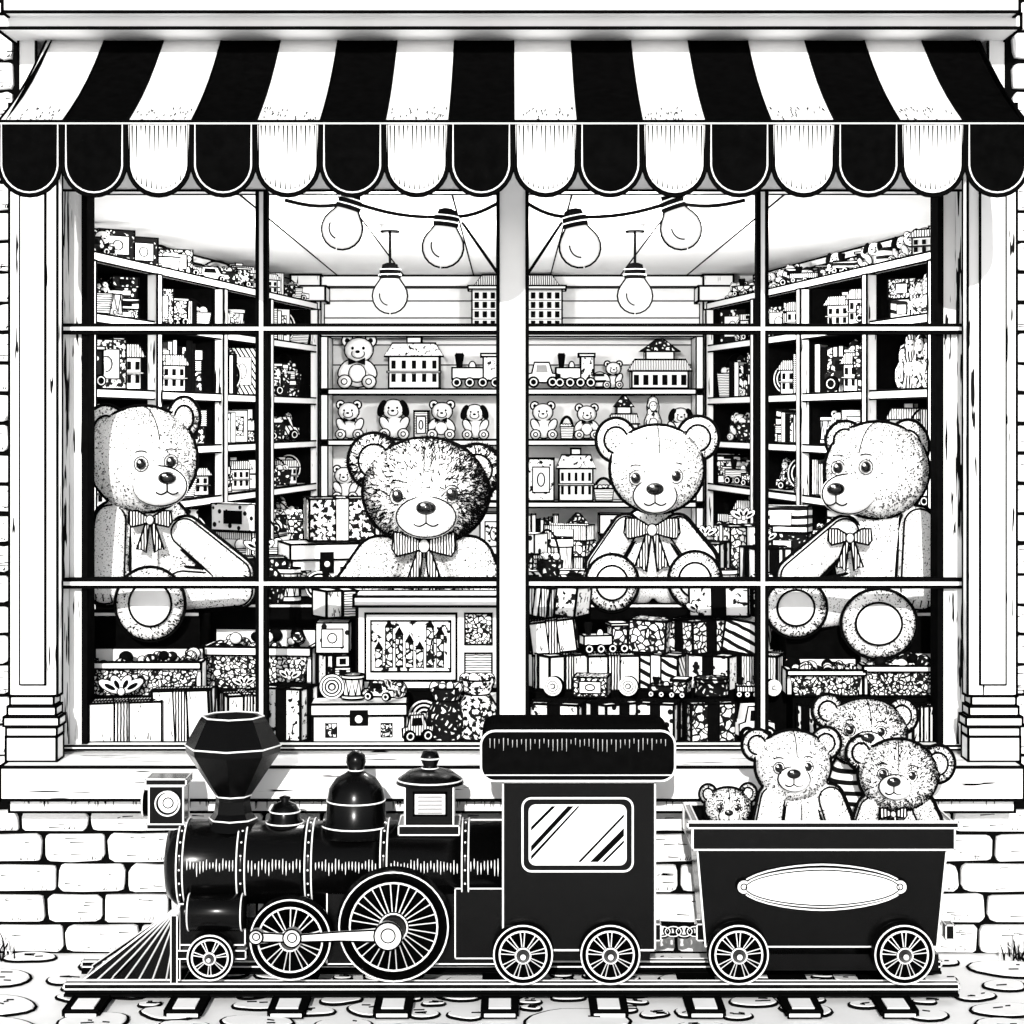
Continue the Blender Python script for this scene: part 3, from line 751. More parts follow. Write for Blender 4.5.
def heap(kinds, us, Y, zb, w, h):
    for u, k in zip(us, kinds):
        yaw = rr.uniform(-.7, .7); s = rr.uniform(.85, 1.2)
        toy(k, Matrix.Translation((xf(u, Y), Y+rr.uniform(0, .04), zb+.006)) @ Matrix.Rotation(yaw, 4, 'Z'), w*s, h*s, .09, rr, line=.0034)
heap(['car', 'basket', 'drum', 'plate', 'train', 'tin', 'car', 'stack', 'drum', 'ball', 'train'], [240, 262, 290, 318, 342, 505, 535, 575, 730, 755, 775], .72, T2, .14, .12)
heap(['stack', 'basket', 'tin', 'stack', 'house', 'stack'], [232, 260, 290, 565, 745, 782], 1.4, T2, .22, .3)
heap(['stack', 'basket', 'drum'], [522, 543, 560], 1.0, T2, .13, .26)

# ================================================================ TEDDY BEARS
def fur_shade_strokes(b, c, r, n, ln, wd, rr, bias=0, fuzz=.2):  # fur strokes; bias packs them towards sides and underside to draw in shade
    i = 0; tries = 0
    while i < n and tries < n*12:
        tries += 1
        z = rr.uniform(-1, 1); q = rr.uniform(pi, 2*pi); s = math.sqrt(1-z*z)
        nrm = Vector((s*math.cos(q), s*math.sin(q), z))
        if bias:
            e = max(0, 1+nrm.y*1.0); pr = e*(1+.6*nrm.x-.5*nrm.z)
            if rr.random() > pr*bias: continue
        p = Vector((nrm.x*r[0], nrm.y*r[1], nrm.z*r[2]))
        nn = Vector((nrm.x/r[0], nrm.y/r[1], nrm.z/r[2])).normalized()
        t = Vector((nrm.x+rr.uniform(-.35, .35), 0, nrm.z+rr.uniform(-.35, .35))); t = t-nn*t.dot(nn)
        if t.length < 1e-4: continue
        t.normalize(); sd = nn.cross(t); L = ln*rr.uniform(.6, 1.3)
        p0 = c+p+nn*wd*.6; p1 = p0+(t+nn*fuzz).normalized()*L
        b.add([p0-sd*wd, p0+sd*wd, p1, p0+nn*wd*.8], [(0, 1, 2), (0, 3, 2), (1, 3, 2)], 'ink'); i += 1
class Bear:
    def __init__(s, Y, name='teddy_bear', fur='fur', line=.0062, vox=.009, dens=1.35):
        s.Y = Y; s.k = K(Y); s.e = empty(name); s.f = B(); s.d = B(); s.fur = fur; s.L = line; s.vox = vox; s.dens = dens
        s.rr = random.Random(int(Y*1000)+len(bpy.data.objects))
    def P(s, u, v, dy=0): return T(u, v, s.Y+dy*s.k)
    def ell(s, u, v, dy, rx, ry, rz, rot=0, ring=True, strokes=0, fz=.2, ln=2.6, bias=.9):
        k = s.k; c = s.P(u, v, dy); R3 = Matrix.Rotation(math.radians(rot), 3, 'Y') if rot else None
        s.f.ell(c, (rx*k, ry*k, rz*k), s.fur, 0, 24, R3)
        if ring:
            pts = []
            for i in range(36):
                q = 2*pi*i/36; p = Vector(((rx*k+s.L*.7)*math.cos(q), 0, (rz*k+s.L*.7)*math.sin(q)))
                if R3: p = R3 @ p
                pts.append(c+p)
            s.d.tube(pts, s.L, 'ink', True)
        if strokes: fur_shade_strokes(s.d, c, (rx*k, ry*k, rz*k), int(strokes*s.dens), ln*k, .78*k, s.rr, bias, fz)
        return c
    def limb(s, a, c, ra, rc, ring=True, strokes=0, seamed=True, paw=True):
        k = s.k; A = s.P(*a); C = s.P(*c); n = 8
        for i in range(n+1):
            t = i/n; p = A.lerp(C, t); r = (ra+(rc-ra)*t)*k; s.f.ell(p, (r, r, r), s.fur, 0, 16)
            if strokes: fur_shade_strokes(s.d, p, (r, r, r), int(strokes*s.dens)//n, 2.4*k, .72*k, s.rr, .8)
        if ring:
            dx = C.x-A.x; dz = C.z-A.z; th = math.atan2(dz, dx)
            # outer piping, plus a stitched seam lying on the front of the limb
            for off, f, e, lw in ((0, 1, s.L*.7, s.L), (.5, .866, s.L*.35, s.L*.62)):
                if off and not seamed: continue
                pts = []
                for i in range(13):
                    q = th+pi/2+pi*i/12; rad = ra*k*f+e; pts.append(A+Vector((math.cos(q)*rad, -off*ra*k, math.sin(q)*rad)))
                for i in range(13):
                    q = th-pi/2+pi*i/12; rad = rc*k*f+e; pts.append(C+Vector((math.cos(q)*rad, -off*rc*k, math.sin(q)*rad)))
                s.d.tube(pts, lw, 'ink', True)
            if paw:
                dr = Vector((math.cos(th), 0, math.sin(th))); pp = Vector((-dr.z, 0, dr.x))
                for o_ in (-.34, 0, .34):
                    q1 = C+dr*rc*k*.42+pp*rc*k*o_; q2 = C+dr*rc*k*.74+pp*rc*k*o_*1.1
                    def sf(q_):
                        dd = (q_-C).length/(rc*k); return q_+Vector((0, -rc*k*math.sqrt(max(.02, 1-dd*dd))-.001, 0))
                    s.d.tube([sf(q1), sf(q2)], s.L*.4, 'ink', n=4)
    def sole(s, u, v, dy, rx, rz, depth=16, inner=.62):
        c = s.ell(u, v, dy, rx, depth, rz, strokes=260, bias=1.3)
        k = s.k
        p = s.P(u, v, dy-depth*.9)
        s.d.ell(p, (rx*inner*k, depth*.3*k, rz*inner*k), 'white', 0, 20)
        s.d.ring(s.P(u, v, dy-depth*1.0), rx*inner*k, rz*inner*k, s.L*.75)
    def head(s, u, v, dy, rx, rz, ears, eyes, muz, nose, yaw=0, strokes=150, ln=2.4, fz=.15, er=5, bias=.9):
        k = s.k; ry = rx*.85
        for (eu, ev, erx, erz) in ears:
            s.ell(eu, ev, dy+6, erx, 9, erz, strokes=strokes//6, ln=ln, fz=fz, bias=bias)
            s.d.ring(s.P(eu, ev, dy-2), erx*.62*k, erz*.62*k, s.L*.75)
            s.d.ell(s.P(eu, ev, dy-.0), (erx*.6*k, 5*k, erz*.6*k), 'fur_grey', 0, 14)
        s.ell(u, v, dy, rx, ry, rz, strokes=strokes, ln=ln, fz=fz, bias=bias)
        def surf(uu, vv, off=0):
            x = (uu-u)/rx; z = (v-vv)/rz; q = max(0.02, 1-x*x-z*z); return dy-ry*math.sqrt(q)-off
        mu, mv, mrx, mrz = muz; md = surf(mu, mv)+4; mry = mrx*.75
        s.f.ell(s.P(mu, mv, md), (mrx*k, mry*k, mrz*k), s.fur, 0, 20)
        s.d.ell(s.P(mu, mv, md-1), (mrx*.97*k, mry*.99*k, mrz*.97*k), 'white', 0, 20)
        s.d.ring(s.P(mu, mv, md-mry*.42), mrx*.93*k, mrz*.93*k, s.L*.5)
        def msurf(uu, vv): 
            x = (uu-mu)/mrx; z = (mv-vv)/mrz; q = max(.02, 1-x*x-z*z); return md-1-mry*math.sqrt(q)
        for (a, c) in eyes:
            yy = surf(a, c); s.d.ell(s.P(a, c, yy), (er*k, er*.8*k, er*1.1*k), 'eye_gloss', 0, 14)
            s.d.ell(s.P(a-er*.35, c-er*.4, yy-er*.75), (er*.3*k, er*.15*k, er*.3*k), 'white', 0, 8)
            s.d.ring(s.P(a, c, yy-.5), er*1.35*k, er*1.45*k, s.L*.3, 'ink', 16)
            s.d.ring(s.P(a, c-er*2.1, surf(a, c-er*2.1)), er*1.2*k, er*.5*k, s.L*.4, 'ink', 8, .4, pi-.4)
        nu, nv, nr = nose; ny = msurf(nu, nv)
        s.d.ell(s.P(nu, nv, ny), (nr*k, nr*.55*k, nr*.7*k), 'eye_gloss', 0, 14)
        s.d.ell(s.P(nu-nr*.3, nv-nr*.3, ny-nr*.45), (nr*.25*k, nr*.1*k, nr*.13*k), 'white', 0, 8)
        mz = nv+nr*1.5
        s.d.tube([s.P(nu, nv+nr*.5, msurf(nu, nv+nr*.5)-.5), s.P(nu, mz, msurf(nu, mz)-.5)], s.L*.5)
        for sg in (-1, 1):
            pts = []
            for i in range(7):
                t = i/6; uu = nu+sg*t*nr*1.25; vv = mz+math.sin(t*pi*.8)*nr*.42-t*1.5
                pts.append(s.P(uu, vv, msurf(uu, vv)-.6))
            s.d.tube(pts, s.L*.5)
        ph = math.radians(yaw); pts = []
        for i in range(15):
            th = math.radians(22+i*5.5); pts.append(s.P(u, v, dy)+Vector((rx*k*math.sin(ph)*math.cos(th), -ry*k*math.cos(ph)*math.cos(th)-.001, rz*k*math.sin(th))))
        s.d.tube(pts, s.L*.36)
    def bow(s, u, v, dy, w, mat='hatch_dark', tails=1.3):
        k = s.k; Y0 = s.Y+dy*s.k
        def pl(pp): return [tuple(T(u+x*w, v-z*w, Y0))[0::2] for x, z in pp]
        for sg in (-1, 1):
            s.d.prism(pl([(sg*.06, .12), (sg*.55, .42), (sg*.95, .42), (sg*1.0, -.1), (sg*.85, -.32), (sg*.4, -.22), (sg*.06, -.1)]), Y0, Y0+.022, mat, s.L*.7)
            s.d.prism(pl([(sg*.02, -.05), (sg*.2, -.1), (sg*.62, -tails*.9), (sg*.4, -tails*.88), (sg*.2, -tails)]), Y0+.004, Y0+.018, mat, s.L*.7)
        s.d.ell(T(u, v, Y0), (w*.17*k, .02, w*.2*k), 'white', s.L*.7, 10)
    def seam(s, u0, v0, v1, dy):
        s.d.tube([s.P(u0, v0+(v1-v0)*i/8, dy-6*math.sin(pi*i/8)) for i in range(9)], s.L*.36)
    def done(s):
        o = s.f.obj('plush_body', s.e); s.d.obj('face_and_stitching', s.e)
        m = o.modifiers.new('r', 'REMESH'); m.mode = 'VOXEL'; m.voxel_size = s.vox; m.use_smooth_shade = True
        m = o.modifiers.new('s', 'SMOOTH'); m.iterations = 2; m.factor = .5
B1 = Bear(.52)
B1.ell(150, 550, 0, 47, 28, 58, strokes=450); B1.limb((112, 520, -22), (107, 584, -36), 17, 21, strokes=300); B1.limb((186, 532, -18), (236, 574, -34), 15, 17, strokes=200)
B1.limb((185, 590, -16), (238, 590, -32), 22, 17, strokes=200, paw=False)
B1.limb((140, 592, -14), (148, 604, -40), 28, 27, ring=False); B1.sole(150, 604, -60, 33, 35, 15)
B1.head(143, 459, -22, 53, 52, [(106, 432, 21, 26), (184, 418, 15, 20)], [(141, 464), (171, 462)], (160, 486, 28, 21), (167, 478, 9), 28, 900)
B1.seam(158, 535, 580, -27); B1.bow(150, 520, -48, 22, tails=1.5); B1.done()
B2 = Bear(.86, fur='fur_grey', dens=1.1)
B2.ell(425, 585, 0, 54, 30, 52, strokes=900); B2.limb((380, 562, -20), (354, 598, -34), 25, 24, strokes=700, seamed=False); B2.limb((468, 562, -20), (486, 598, -34), 25, 22, strokes=700, seamed=False)
B2.limb((395, 628, -14), (380, 630, -34), 22, 20, ring=False); B2.limb((450, 628, -14), (465, 630, -34), 22, 20, ring=False)
B2.head(426, 492, -24, 62, 53, [(374, 461, 25, 27), (477, 470, 24, 25)], [(398, 496), (452, 494)], (426, 517, 31, 21), (426, 508, 10), 0, 2600, 7, .25, 6, bias=1.1)
B2.bow(424, 546, -54, 32, 'hatch_dark', 1.5); B2.done()
B3 = Bear(.86)
B3.ell(652, 552, 0, 36, 24, 46, strokes=350); B3.limb((626, 528, -18), (602, 566, -32), 13, 15, strokes=160); B3.limb((678, 528, -18), (702, 560, -32), 13, 15, strokes=160)
B3.limb((634, 586, -10), (616, 586, -38), 22, 20, ring=False); B3.limb((672, 586, -10), (692, 584, -38), 22, 20, ring=False)
B3.sole(612, 583, -54, 25, 27, 14); B3.sole(695, 580, -54, 25, 27, 14)
B3.head(657, 469, -20, 46, 43, [(616, 440, 19, 21), (698, 438, 20, 21)], [(636, 478), (676, 476)], (655, 496, 23, 18), (655, 489, 9), 0, 550, er=5)
B3.bow(652, 530, -40, 28, tails=1.5); B3.done()
B4 = Bear(.52)
B4.ell(882, 556, 0, 48, 28, 60, strokes=600); B4.limb((918, 524, -22), (918, 590, -36), 17, 21, strokes=400); B4.limb((844, 532, -18), (796, 576, -34), 15, 18, strokes=200)
B4.limb((850, 600, -16), (806, 607, -40), 25, 24, strokes=200, paw=False); B4.sole(796, 608, -58, 29, 28, 13)
B4.limb((893, 596, -14), (882, 620, -40), 28, 27, ring=False); B4.sole(879, 624, -60, 36, 33, 15)
B4.head(877, 470, -22, 51, 47, [(845, 441, 18, 19), (908, 446, 20, 25)], [(838, 468), (866, 467)], (848, 494, 27, 21), (836, 489, 9), -30, 1000)
B4.bow(850, 538, -48, 22, tails=1.5); B4.done()

# ================================================================ TRAIN TRACK
b = B()
for y in (-.675, -.415):
    x0, x1 = xf(66, -.665), xf(957, -.665)
    b.bx(x0, x1, y-.018, y+.018, .045, .062, 'engine_black', .0028, 'white'); b.bx(x0, x1, y-.008, y+.008, .028, .045, 'ink', 0)
    b.bx(x0, x1, y-.024, y+.024, .022, .030, 'ink', 0)
for u in (92, 191, 292, 395, 500, 607, 702, 797, 890):
    x = xf(u, -.7); b.bx(x-.056, x+.056, -.86, -.30, .013, .026, 'ink', .0035); b.bx(x-.050, x+.050, -.866, -.859, .006, .022, 'white', .003)
    b.bx(x-.034, x+.034, -.84, -.74, .0255, .0302, 'white', 0)
b.obj('toy_railway_track')

# ================================================================ LOCOMOTIVE
NY = -.69; CY = -.545; GL = 'engine_black'
def wheel(b, u, v, r, Y=-.70, spokes=9, big=False):
    c = T(u, v, Y); R_ = r*K(Y)
    b.lathe(c, [(R_*.94, -.022), (R_, -.016), (R_, .012), (R_*1.03, .014), (R_*1.03, .022)], GL, 40, 'y')
    b.ring(c+Vector((0, -.024, 0)), R_*.97, R_*.97, .0030, 'white', 40)
    b.ring(c+Vector((0, -.0245, 0)), R_*.78, R_*.78, .0034, 'white', 36)
    for i in range(spokes):
        q = 2*pi*i/spokes+.2; a = Vector((math.cos(q), 0, math.sin(q))); p = Vector((-a.z, 0, a.x))
        for sg in (-1, 1):
            b.tube([c+a*R_*.27+p*sg*R_*.03+Vector((0, -.025, 0)), c+a*R_*.76+p*sg*R_*.075+Vector((0, -.025, 0))], .0020 if big else .0018, 'white', n=4)
    b.lathe(c+Vector((0, -.04, 0)), [(R_*.12, -.012), (R_*.22, 0), (R_*.26, .02)], GL, 20, 'y'); b.ring(c+Vector((0, -.036, 0)), R_*.25, R_*.25, .003, 'white', 18)
    b.ell(c+Vector((0, -.052, 0)), (R_*.1, .008, R_*.1), 'white', 0, 10)
    c2 = c+Vector((0, .31, 0)); b.lathe(c2, [(R_, -.02), (R_, .02)], GL, 32, 'y')
loco = empty('toy_steam_locomotive')
k = K(CY)
b = B()
c = T(345, 862, CY); rb = 42*k; X = lambda u: (u-345)*k
b.lathe(c, [(.001, X(166)), (rb*.45, X(167)), (rb*.8, X(170)), (rb*.98, X(178)), (rb, X(186)), (rb, X(250)), (rb*.97, X(251)), (rb*.97, X(505))], GL, 48, 'x')
for u, w in ((186, 3), (246, 4), (312, 3.2), (386, 3.2), (466, 3.2)):
    b.lathe(c, [(rb*1.0, X(u-w)), (rb*1.035, X(u-w)), (rb*1.035, X(u+w)), (rb*1.0, X(u+w))], GL, 48, 'x', rings=(1, 2), rmat='white', lr=.0026)
    for q in range(-70, 80, 18):
        a = math.radians(q); b.ell((c.x+X(u), c.y-rb*1.036*math.cos(a), c.z+rb*1.036*math.sin(a)), (.0035,)*3, 'white', 0, 6)
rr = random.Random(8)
for u0, u1 in ((192, 240), (252, 306), (318, 380), (392, 460), (470, 500)):  # white strokes along each boiler section draw in a highlight
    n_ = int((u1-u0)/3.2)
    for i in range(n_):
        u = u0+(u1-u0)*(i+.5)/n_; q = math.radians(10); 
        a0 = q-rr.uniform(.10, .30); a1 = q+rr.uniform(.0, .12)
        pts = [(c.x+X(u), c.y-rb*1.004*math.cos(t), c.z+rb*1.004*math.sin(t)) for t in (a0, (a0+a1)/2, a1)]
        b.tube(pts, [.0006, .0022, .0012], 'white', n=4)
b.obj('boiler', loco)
b = B()
b.box(T(217, 915, CY), (66*k, .24, 40*k), GL, .0026, inkmat='white')
b.lathe(T(216, 912, NY+.02), [(15*k, -30*k), (18*k, -26*k), (18*k, 26*k), (15*k, 30*k)], GL, 24, 'x', rings=(1, 2), rmat='white', lr=.0024)
b.bx(xf(182, CY), xf(648, CY), CY-.10, CY+.10, zf(952, CY), zf(925, CY), GL, 0)
b.bx(xf(330, CY), xf(503, CY), CY-.105, CY+.105, zf(955, CY), zf(885, CY), GL, .0024, 'white')
b.bx(xf(455, NY), xf(505, NY), NY+.02, NY+.26, zf(960, NY), zf(890, NY), GL, .0024, 'white')
b.box(T(216, 944, CY), (70*k, .26, 8*k), GL, .0022, inkmat='white')
b.obj('chassis', loco)
b = B()
tip = T(90, 978, CY)
for i in range(7):
    y = CY-.12+.26*i/6
    f = 1-abs(y-CY)/.14
    xb = xf(172, CY)+(tip.x-xf(172, CY))*(.55+.45*f); top = Vector((xf(178, CY), CY+(y-CY)*.8, zf(908, CY)))
    bot = Vector((xb, y, .075))
    b.tube([top, bot], .0065, GL); b.tube([top+Vector((-.003, -.006, .003)), bot+Vector((-.003, -.006, .003))], .0024, 'white', n=4)  # thin white line is a highlight drawn along each rod
pr = [T(180, 905, NY+.02), T(84, 979, NY+.04), T(180, 980, NY+.02)]
b.add([tuple(p) for p in pr], [(0, 1, 2)], GL)
b.tube(pr, .0045, 'white', True)
for i in range(1, 7):
    q = pr[1].lerp(pr[2], i/7)
    b.tube([pr[0]+Vector((0, -.003, 0)), q+Vector((0, -.003, 0))], .0032, 'white', n=4)
b.box(T(134, 979, CY), (94*k, .26, 7*k), GL, .0024, inkmat='white')
b.box(T(181, 942, CY), (6*k, .27, 74*k), GL, .0022, inkmat='white')
b.obj('cowcatcher', loco)
b = B()
def LP(cu, pts):
    zb = zf(862, CY); return [(r*k, zf(v, CY)-zb) for r, v in pts], Vector((xf(cu, CY), CY, zb))
pf, c = LP(233, [(30, 828), (24, 818), (19, 812), (17, 800), (18, 795), (47, 752), (48, 745), (34, 720), (31, 716), (26, 716), (24, 724), (.1, 726)])
b.lathe(c, pf, GL, 8, rings=(1, 4, 6, 8), rmat='white', lr=.0028, smooth=False)
b.obj('smokestack', loco)
b = B()
b.box(T(169, 802, CY), (34*k, .11, 38*k), GL, .003, inkmat='white'); b.box(T(169, 779, CY), (40*k, .12, 6*k), GL, .0026, inkmat='white')
b.box(T(169, 823, CY), (38*k, .12, 5*k), GL, .0024, inkmat='white')
b.lathe(T(168, 803, CY-.056), [(12*k, -.012), (13*k, 0), (13*k, .01)], GL, 24, 'y', rings=(0,), rmat='white', lr=.003)
b.ell(T(168, 803, CY-.068), (10*k, .012, 10*k), 'white', 0, 16); b.ring(T(168, 803, CY-.079), 5*k, 5*k, .0022)
b.lathe(T(152, 803, CY), [(13*k, -8*k), (13*k, 0)], GL, 20, 'x', rings=(0,), rmat='white', lr=.003)
b.obj('headlamp', loco)
b = B()
pf, c = LP(285, [(19, 828), (19, 822), (15, 818), (15, 811), (11, 804), (4, 801), (6, 797), (.1, 795)]); b.lathe(c, pf, GL, 24, rings=(1, 3), rmat='white', lr=.0026)
b.obj('valve_dome', loco)
b = B()
pf, c = LP(356, [(38, 834), (35, 824), (30, 818), (29, 800), (27, 788), (20, 778), (11, 773), (7, 770), (10, 762), (9, 755), (4, 751), (.1, 750)])
b.lathe(c, pf, GL, 32, rings=(1, 3, 7), rmat='white', lr=.0028); b.obj('steam_dome', loco)
b = B()
b.box(T(430, 804, CY), (48*k, .14, 46*k), GL, .003, inkmat='white'); b.box(T(430, 825, CY), (60*k, .17, 9*k), GL, .0026, inkmat='white')
b.box(T(430, 804, CY-.072), (32*k, .006, 22*k), 'white', .004)
for i in range(5): b.box(T(430, 797+i*4, CY-.076), (24*k, .004, .9*k), 'ink', 0)
pf, c = LP(430, [(34, 783), (33, 779), (22, 771), (8, 768), (7, 765), (10, 758), (7, 751), (.1, 749)])
b.lathe(c, pf, GL, 24, rings=(1, 3, 5), rmat='white', lr=.0028); b.obj('lantern_bell_housing', loco)
b = B()
x0, x1 = xf(503, NY), xf(655, NY); z0, z1 = zf(950, NY), zf(782, NY)
b.bx(x0, x1, NY, NY+.29, z0, z1, GL, .0034, 'white')
def rrect(cu, cv, hw, hh, rc, Y, n=6):
    out = []
    for (sx, sz, q0) in ((1, 1, 0), (-1, 1, pi/2), (-1, -1, pi), (1, -1, 1.5*pi)):
        for i in range(n+1):
            q = q0+i*pi/2/n; p = T(cu, cv, Y); kk = K(Y)
            out.append((p.x+(sx*(hw-rc)+rc*math.cos(q))*kk, p.z+(sz*(hh-rc)+rc*math.sin(q))*kk))
    return out
b.prism(rrect(577.5, 834, 55, 36.5, 9, NY), NY-.012, NY+.002, GL, .0040, 'white')
b.prism(rrect(577.5, 834, 48, 29.5, 6, NY), NY-.0145, NY-.01, 'white', .0034, 'white')
def strip(ps, Y, mat='ink'):
    b.prism([tuple(T(u, v, Y))[0::2] for u, v in ps], Y, Y+.002, mat, 0)
Yg = NY-.0165  # diagonal strips below are reflections painted on the window panel
strip([(531, 846), (568, 806), (574, 806), (531, 852)], Yg); strip([(531, 856), (578, 806), (580, 806), (531, 860)], Yg)
strip([(531, 827), (552, 806), (556, 806), (531, 831)], Yg)
strip([(590, 862), (624, 828), (624, 836), (598, 862)], Yg); strip([(602, 862), (624, 840), (624, 843), (605, 862)], Yg); strip([(578, 862), (624, 814), (624, 817), (581, 862)], Yg)
b.obj('cab', loco)
b = B()
poly = rrect(578, 756, 97, 25, 14, NY-.05)
b.prism(poly, NY-.05, NY+.30, 'ink', .0038, 'white')
zl = T(0, 775, NY-.05).z; b.tube([(xf(484, NY-.05), NY-.053, zl), (xf(672, NY-.05), NY-.053, zl)], .0024, 'white')
rr = random.Random(3)
for i in range(40):
    u = 490+i*4.5; b.tube([T(u, 739+rr.uniform(-1, 1), NY-.052), T(u, 743+rr.uniform(0, 9), NY-.052)], [.0016, .0006], 'white', n=4)
b.obj('cab_roof', loco)
b = B()
wheel(b, 211, 956, 23, -.705, 7); wheel(b, 291, 938, 41, -.705, 10, True); wheel(b, 394, 925, 56, -.705, 14, True)
wheel(b, 523, 953, 30, -.715, 9); wheel(b, 610, 953, 30, -.715, 9)
Yr = -.765
b.prism([tuple(T(u, v, Yr))[0::2] for u, v in ((256, 933), (300, 935), (340, 932), (384, 930), (384, 942), (340, 941), (300, 942), (256, 942))], Yr, Yr+.014, 'white', .003)
for u, v, r in ((256, 937, 7), (292, 938, 9), (388, 936, 14)):
    b.lathe(T(u, v, Yr-.004), [(r*K(Yr), -.006), (r*K(Yr), .03)], 'white', 20, 'y', rings=(0,), lr=.003); b.ring(T(u, v, Yr-.012), r*.5*K(Yr), r*.5*K(Yr), .0022)
b.obj('wheels_and_rods', loco)
b = B()
for i in range(4):
    c = T(662+i*11, 931, CY-.02); 
    b.ring(c, 8*k, (4.5 if i % 2 else 6)*k, .0075, 'ink', 16)
    b.ring(c+Vector((0, -.007, 0)), 8*k, 5*k, .0018, 'white', 16)
b.box(T(655, 930, CY-.02), (10*k, .06, 16*k), GL, .0024, inkmat='white'); b.box(T(701, 930, CY-.02), (10*k, .06, 16*k), GL, .0024, inkmat='white')
b.obj('coupling_chain', loco)
# ================================================================ WAGON
wag = empty('toy_train_wagon'); b = B()
def trap(z_v, ul, ur, dy):
    return [(xf(ul, NY), CY-dy, zf(z_v, NY)), (xf(ur, NY), CY-dy, zf(z_v, NY)), (xf(ur, NY), CY+dy, zf(z_v, NY)), (xf(ul, NY), CY+dy, zf(z_v, NY))]
lo = trap(948, 706, 938, .13); hi = trap(846, 697, 947, .145)
b.add(lo+hi, [(0, 1, 2, 3), (0, 1, 5, 4), (1, 2, 6, 5), (2, 3, 7, 6), (3, 0, 4, 7)], GL)
for a, c in ((0, 1), (0, 4), (1, 5)): b.tube([(lo+hi)[a], (lo+hi)[c]], .0034, 'white')
zt2, zb2 = zf(822, NY), zf(848, NY)
for (xa, xb, ya, yb) in ((xf(692, NY), xf(953, NY), CY-.17, CY-.145), (xf(692, NY), xf(953, NY), CY+.145, CY+.17)):
    b.bx(xa, xb, ya, yb, zb2, zt2, GL, .0032, 'white')
for u in (692, 947): b.bx(xf(u, NY), xf(u+6, NY), CY-.144, CY+.144, zb2, zt2, GL, .003, 'white')
b.bx(xf(690, NY)-.01, xf(953, NY)+.01, CY-.18, CY-.165, zt2-.012, zt2+.006, GL, .0030, 'white')
b.bx(xf(700, NY), xf(944, NY), CY-.14, CY+.14, zf(860, NY), zf(858, NY), 'ink', 0)
p = []; Yp = CY-.147
for i in range(32):
    q = 2*pi*i/32; p.append((xf(822, Yp)+78*K(Yp)*math.copysign(abs(math.cos(q))**1.15, math.cos(q)), zf(887, Yp)+19*K(Yp)*math.sin(q)))
b.prism(p, Yp-.010, Yp+.006, 'white', .003, 'white')
p2 = [(xf(822, Yp)+(x-xf(822, Yp))*1.04, zf(887, Yp)+(z-zf(887, Yp))*1.2) for x, z in p]; b.tube([(x, Yp-.004, z) for x, z in p2], .003, 'white', True)
b.tube([(xf(822, Yp)+(x-xf(822, Yp))*.985, Yp-.012, zf(887, Yp)+(z-zf(887, Yp))*.93) for x, z in p], .0022, 'ink', True)
for u in (744, 900):
    b.ell(T(u, 887, Yp-.006), (7*K(Yp), .008, 7*K(Yp)), 'white', .003, 14); b.ring(T(u, 887, Yp-.016), 3*K(Yp), 3*K(Yp), .002)
b.bx(xf(712, CY), xf(932, CY), CY-.1, CY+.1, zf(962, CY), zf(946, CY), GL, 0)
b.box(T(948, 930, CY), (8*k, .06, 14*k), GL, .0024, inkmat='white')
b.obj('wagon_body', wag)
b = B(); wheel(b, 738, 953, 30, -.715, 9); wheel(b, 903, 953, 30, -.715, 9); b.obj('wagon_wheels', wag)
W1 = Bear(-.57, fur='fur', vox=.008, line=.0052)
W1.ell(802, 814, 0, 38, 22, 46, strokes=450); W1.limb((772, 798, -18), (768, 822, -24), 13, 14, strokes=160); W1.limb((830, 798, -18), (838, 820, -24), 13, 14, strokes=160)
W1.head(793, 765, -14, 37, 34, [(757, 745, 14, 15), (826, 743, 14, 15)], [(779, 768), (808, 767)], (794, 779, 17, 13), (794, 774, 7), 0, 420, er=4); W1.seam(802, 804, 826, -24); W1.done()
W2 = Bear(-.44, fur='stripe_z', vox=.009, line=.0052)
W2.ell(868, 790, 0, 40, 26, 50); W2.done()
W2.f = B(); W2.d = B(); W2.fur = 'fur_grey'
W2.head(866, 733, -12, 40, 34, [(828, 711, 15, 16), (902, 716, 15, 17)], [(850, 730), (881, 732)], (868, 744, 18, 13), (868, 738, 7), 0, 900, 4, .2, 4); W2.done()
W3 = Bear(-.58, fur='fur_grey', vox=.008, line=.0052)
W3.ell(896, 822, 0, 34, 20, 36, strokes=450); W3.limb((870, 808, -14), (864, 826, -18), 12, 12, strokes=130); W3.limb((922, 806, -14), (930, 824, -18), 12, 12, strokes=130)
W3.head(898, 775, -14, 39, 35, [(861, 753, 14, 16), (938, 764, 16, 18)], [(883, 774), (912, 776)], (895, 787, 17, 13), (894, 782, 7), -8, 900, 4, .2, 4); W3.bow(893, 814, -34, 14); W3.done()
W4 = Bear(-.57, fur='fur_grey', vox=.007, line=.0042)
W4.ell(729, 834, 0, 22, 18, 22, strokes=150)
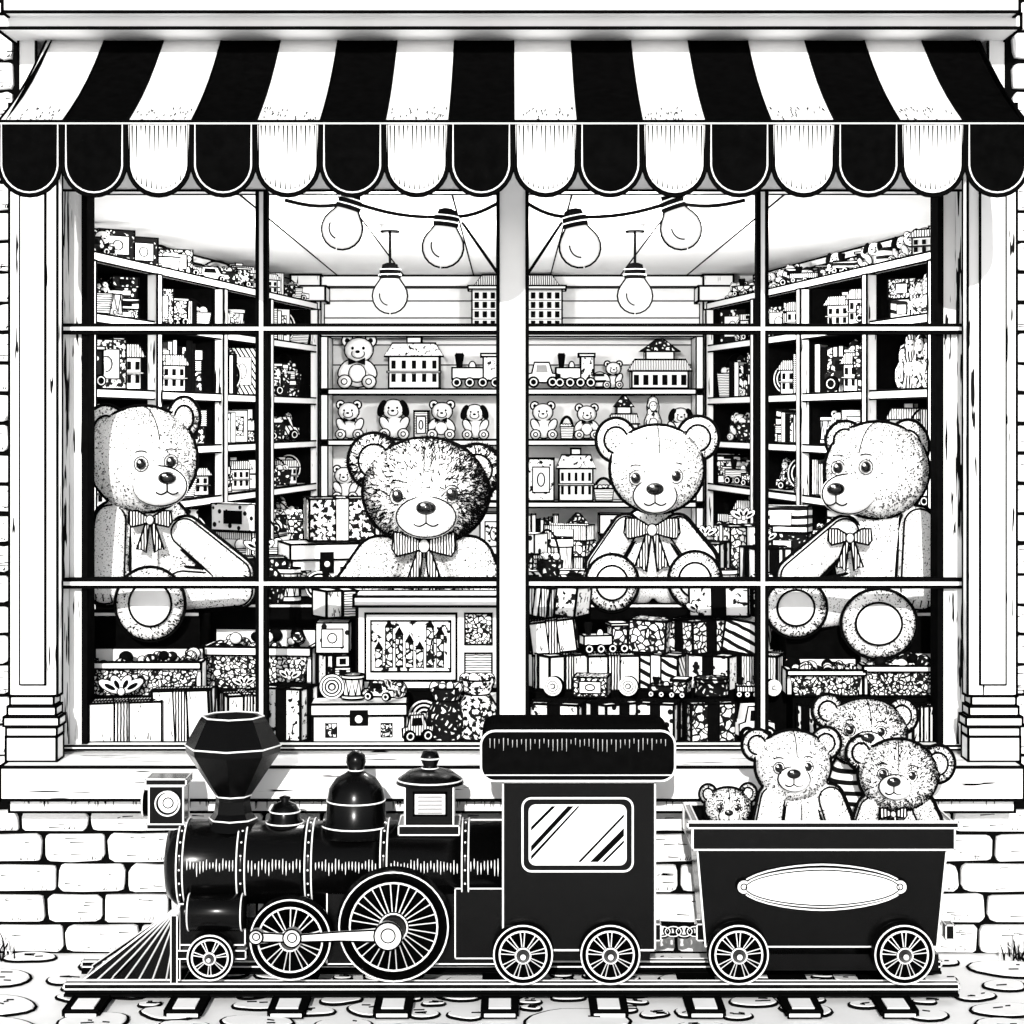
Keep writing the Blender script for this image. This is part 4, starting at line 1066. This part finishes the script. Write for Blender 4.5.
W4.head(728, 808, -6, 23, 20, [(708, 794, 8, 9), (748, 793, 8, 9)], [(720, 808), (737, 808)], (729, 816, 11, 8), (729, 813, 4.5), 0, 400, 3, .2, 3); W4.done()

# ================================================================ GRASS
rr = random.Random(9)
for cx in (xf(4, -.1), xf(1014, -.1)):
    b = B()
    for i in range(22):
        x = cx+rr.gauss(0, .035); y = -.17+rr.uniform(-.04, .03); h = rr.uniform(.03, .10); dx = rr.uniform(-.03, .03)
        b.tube([(x, y, 0), (x+dx*.4, y, h*.6), (x+dx, y-.01, h)], [.003, .0025, .0006], 'ink' if i % 2 else 'white', n=4)
    b.obj('grass_tuft')

# ================================================================ LIGHT / WORLD / CAMERA
el, az = math.radians(19), math.radians(4)
dirv = Vector((math.sin(az)*math.cos(el), math.cos(az)*math.cos(el), -math.sin(el)))
sun = bpy.data.lights.new('sun', 'SUN'); sun.energy = 5; sun.angle = math.radians(.5); sun.color = (1, .985, .96)
o = bpy.data.objects.new('sun', sun); bpy.context.scene.collection.objects.link(o); o.rotation_euler = dirv.to_track_quat('-Z', 'Y').to_euler(); o.location = (-3, -10, 6)
w = bpy.data.worlds.new('World'); bpy.context.scene.world = w; w.use_nodes = True; nt = w.node_tree
sky = nt.nodes.new('ShaderNodeTexSky'); sky.sky_type = 'NISHITA'; sky.sun_disc = False; sky.sun_elevation = el; sky.sun_rotation = math.radians(180)+az
hs = nt.nodes.new('ShaderNodeHueSaturation'); hs.inputs['Saturation'].default_value = .12
bg = nt.nodes['Background']; bg.inputs['Strength'].default_value = .15
nt.links.new(sky.outputs[0], hs.inputs['Color']); nt.links.new(hs.outputs[0], bg.inputs['Color'])
cam = bpy.data.cameras.new('camera'); co = bpy.data.objects.new('camera', cam); bpy.context.scene.collection.objects.link(co)
co.location = (0, -D, EYE); co.rotation_euler = (math.radians(90), 0, 0)
cam.sensor_width = 36; cam.lens = 36*2000/1024; cam.shift_y = -92/1024; cam.clip_end = 500
sc = bpy.context.scene; sc.camera = co
sc.view_settings.view_transform = 'Standard'; sc.view_settings.look = 'None'; sc.view_settings.exposure = 0
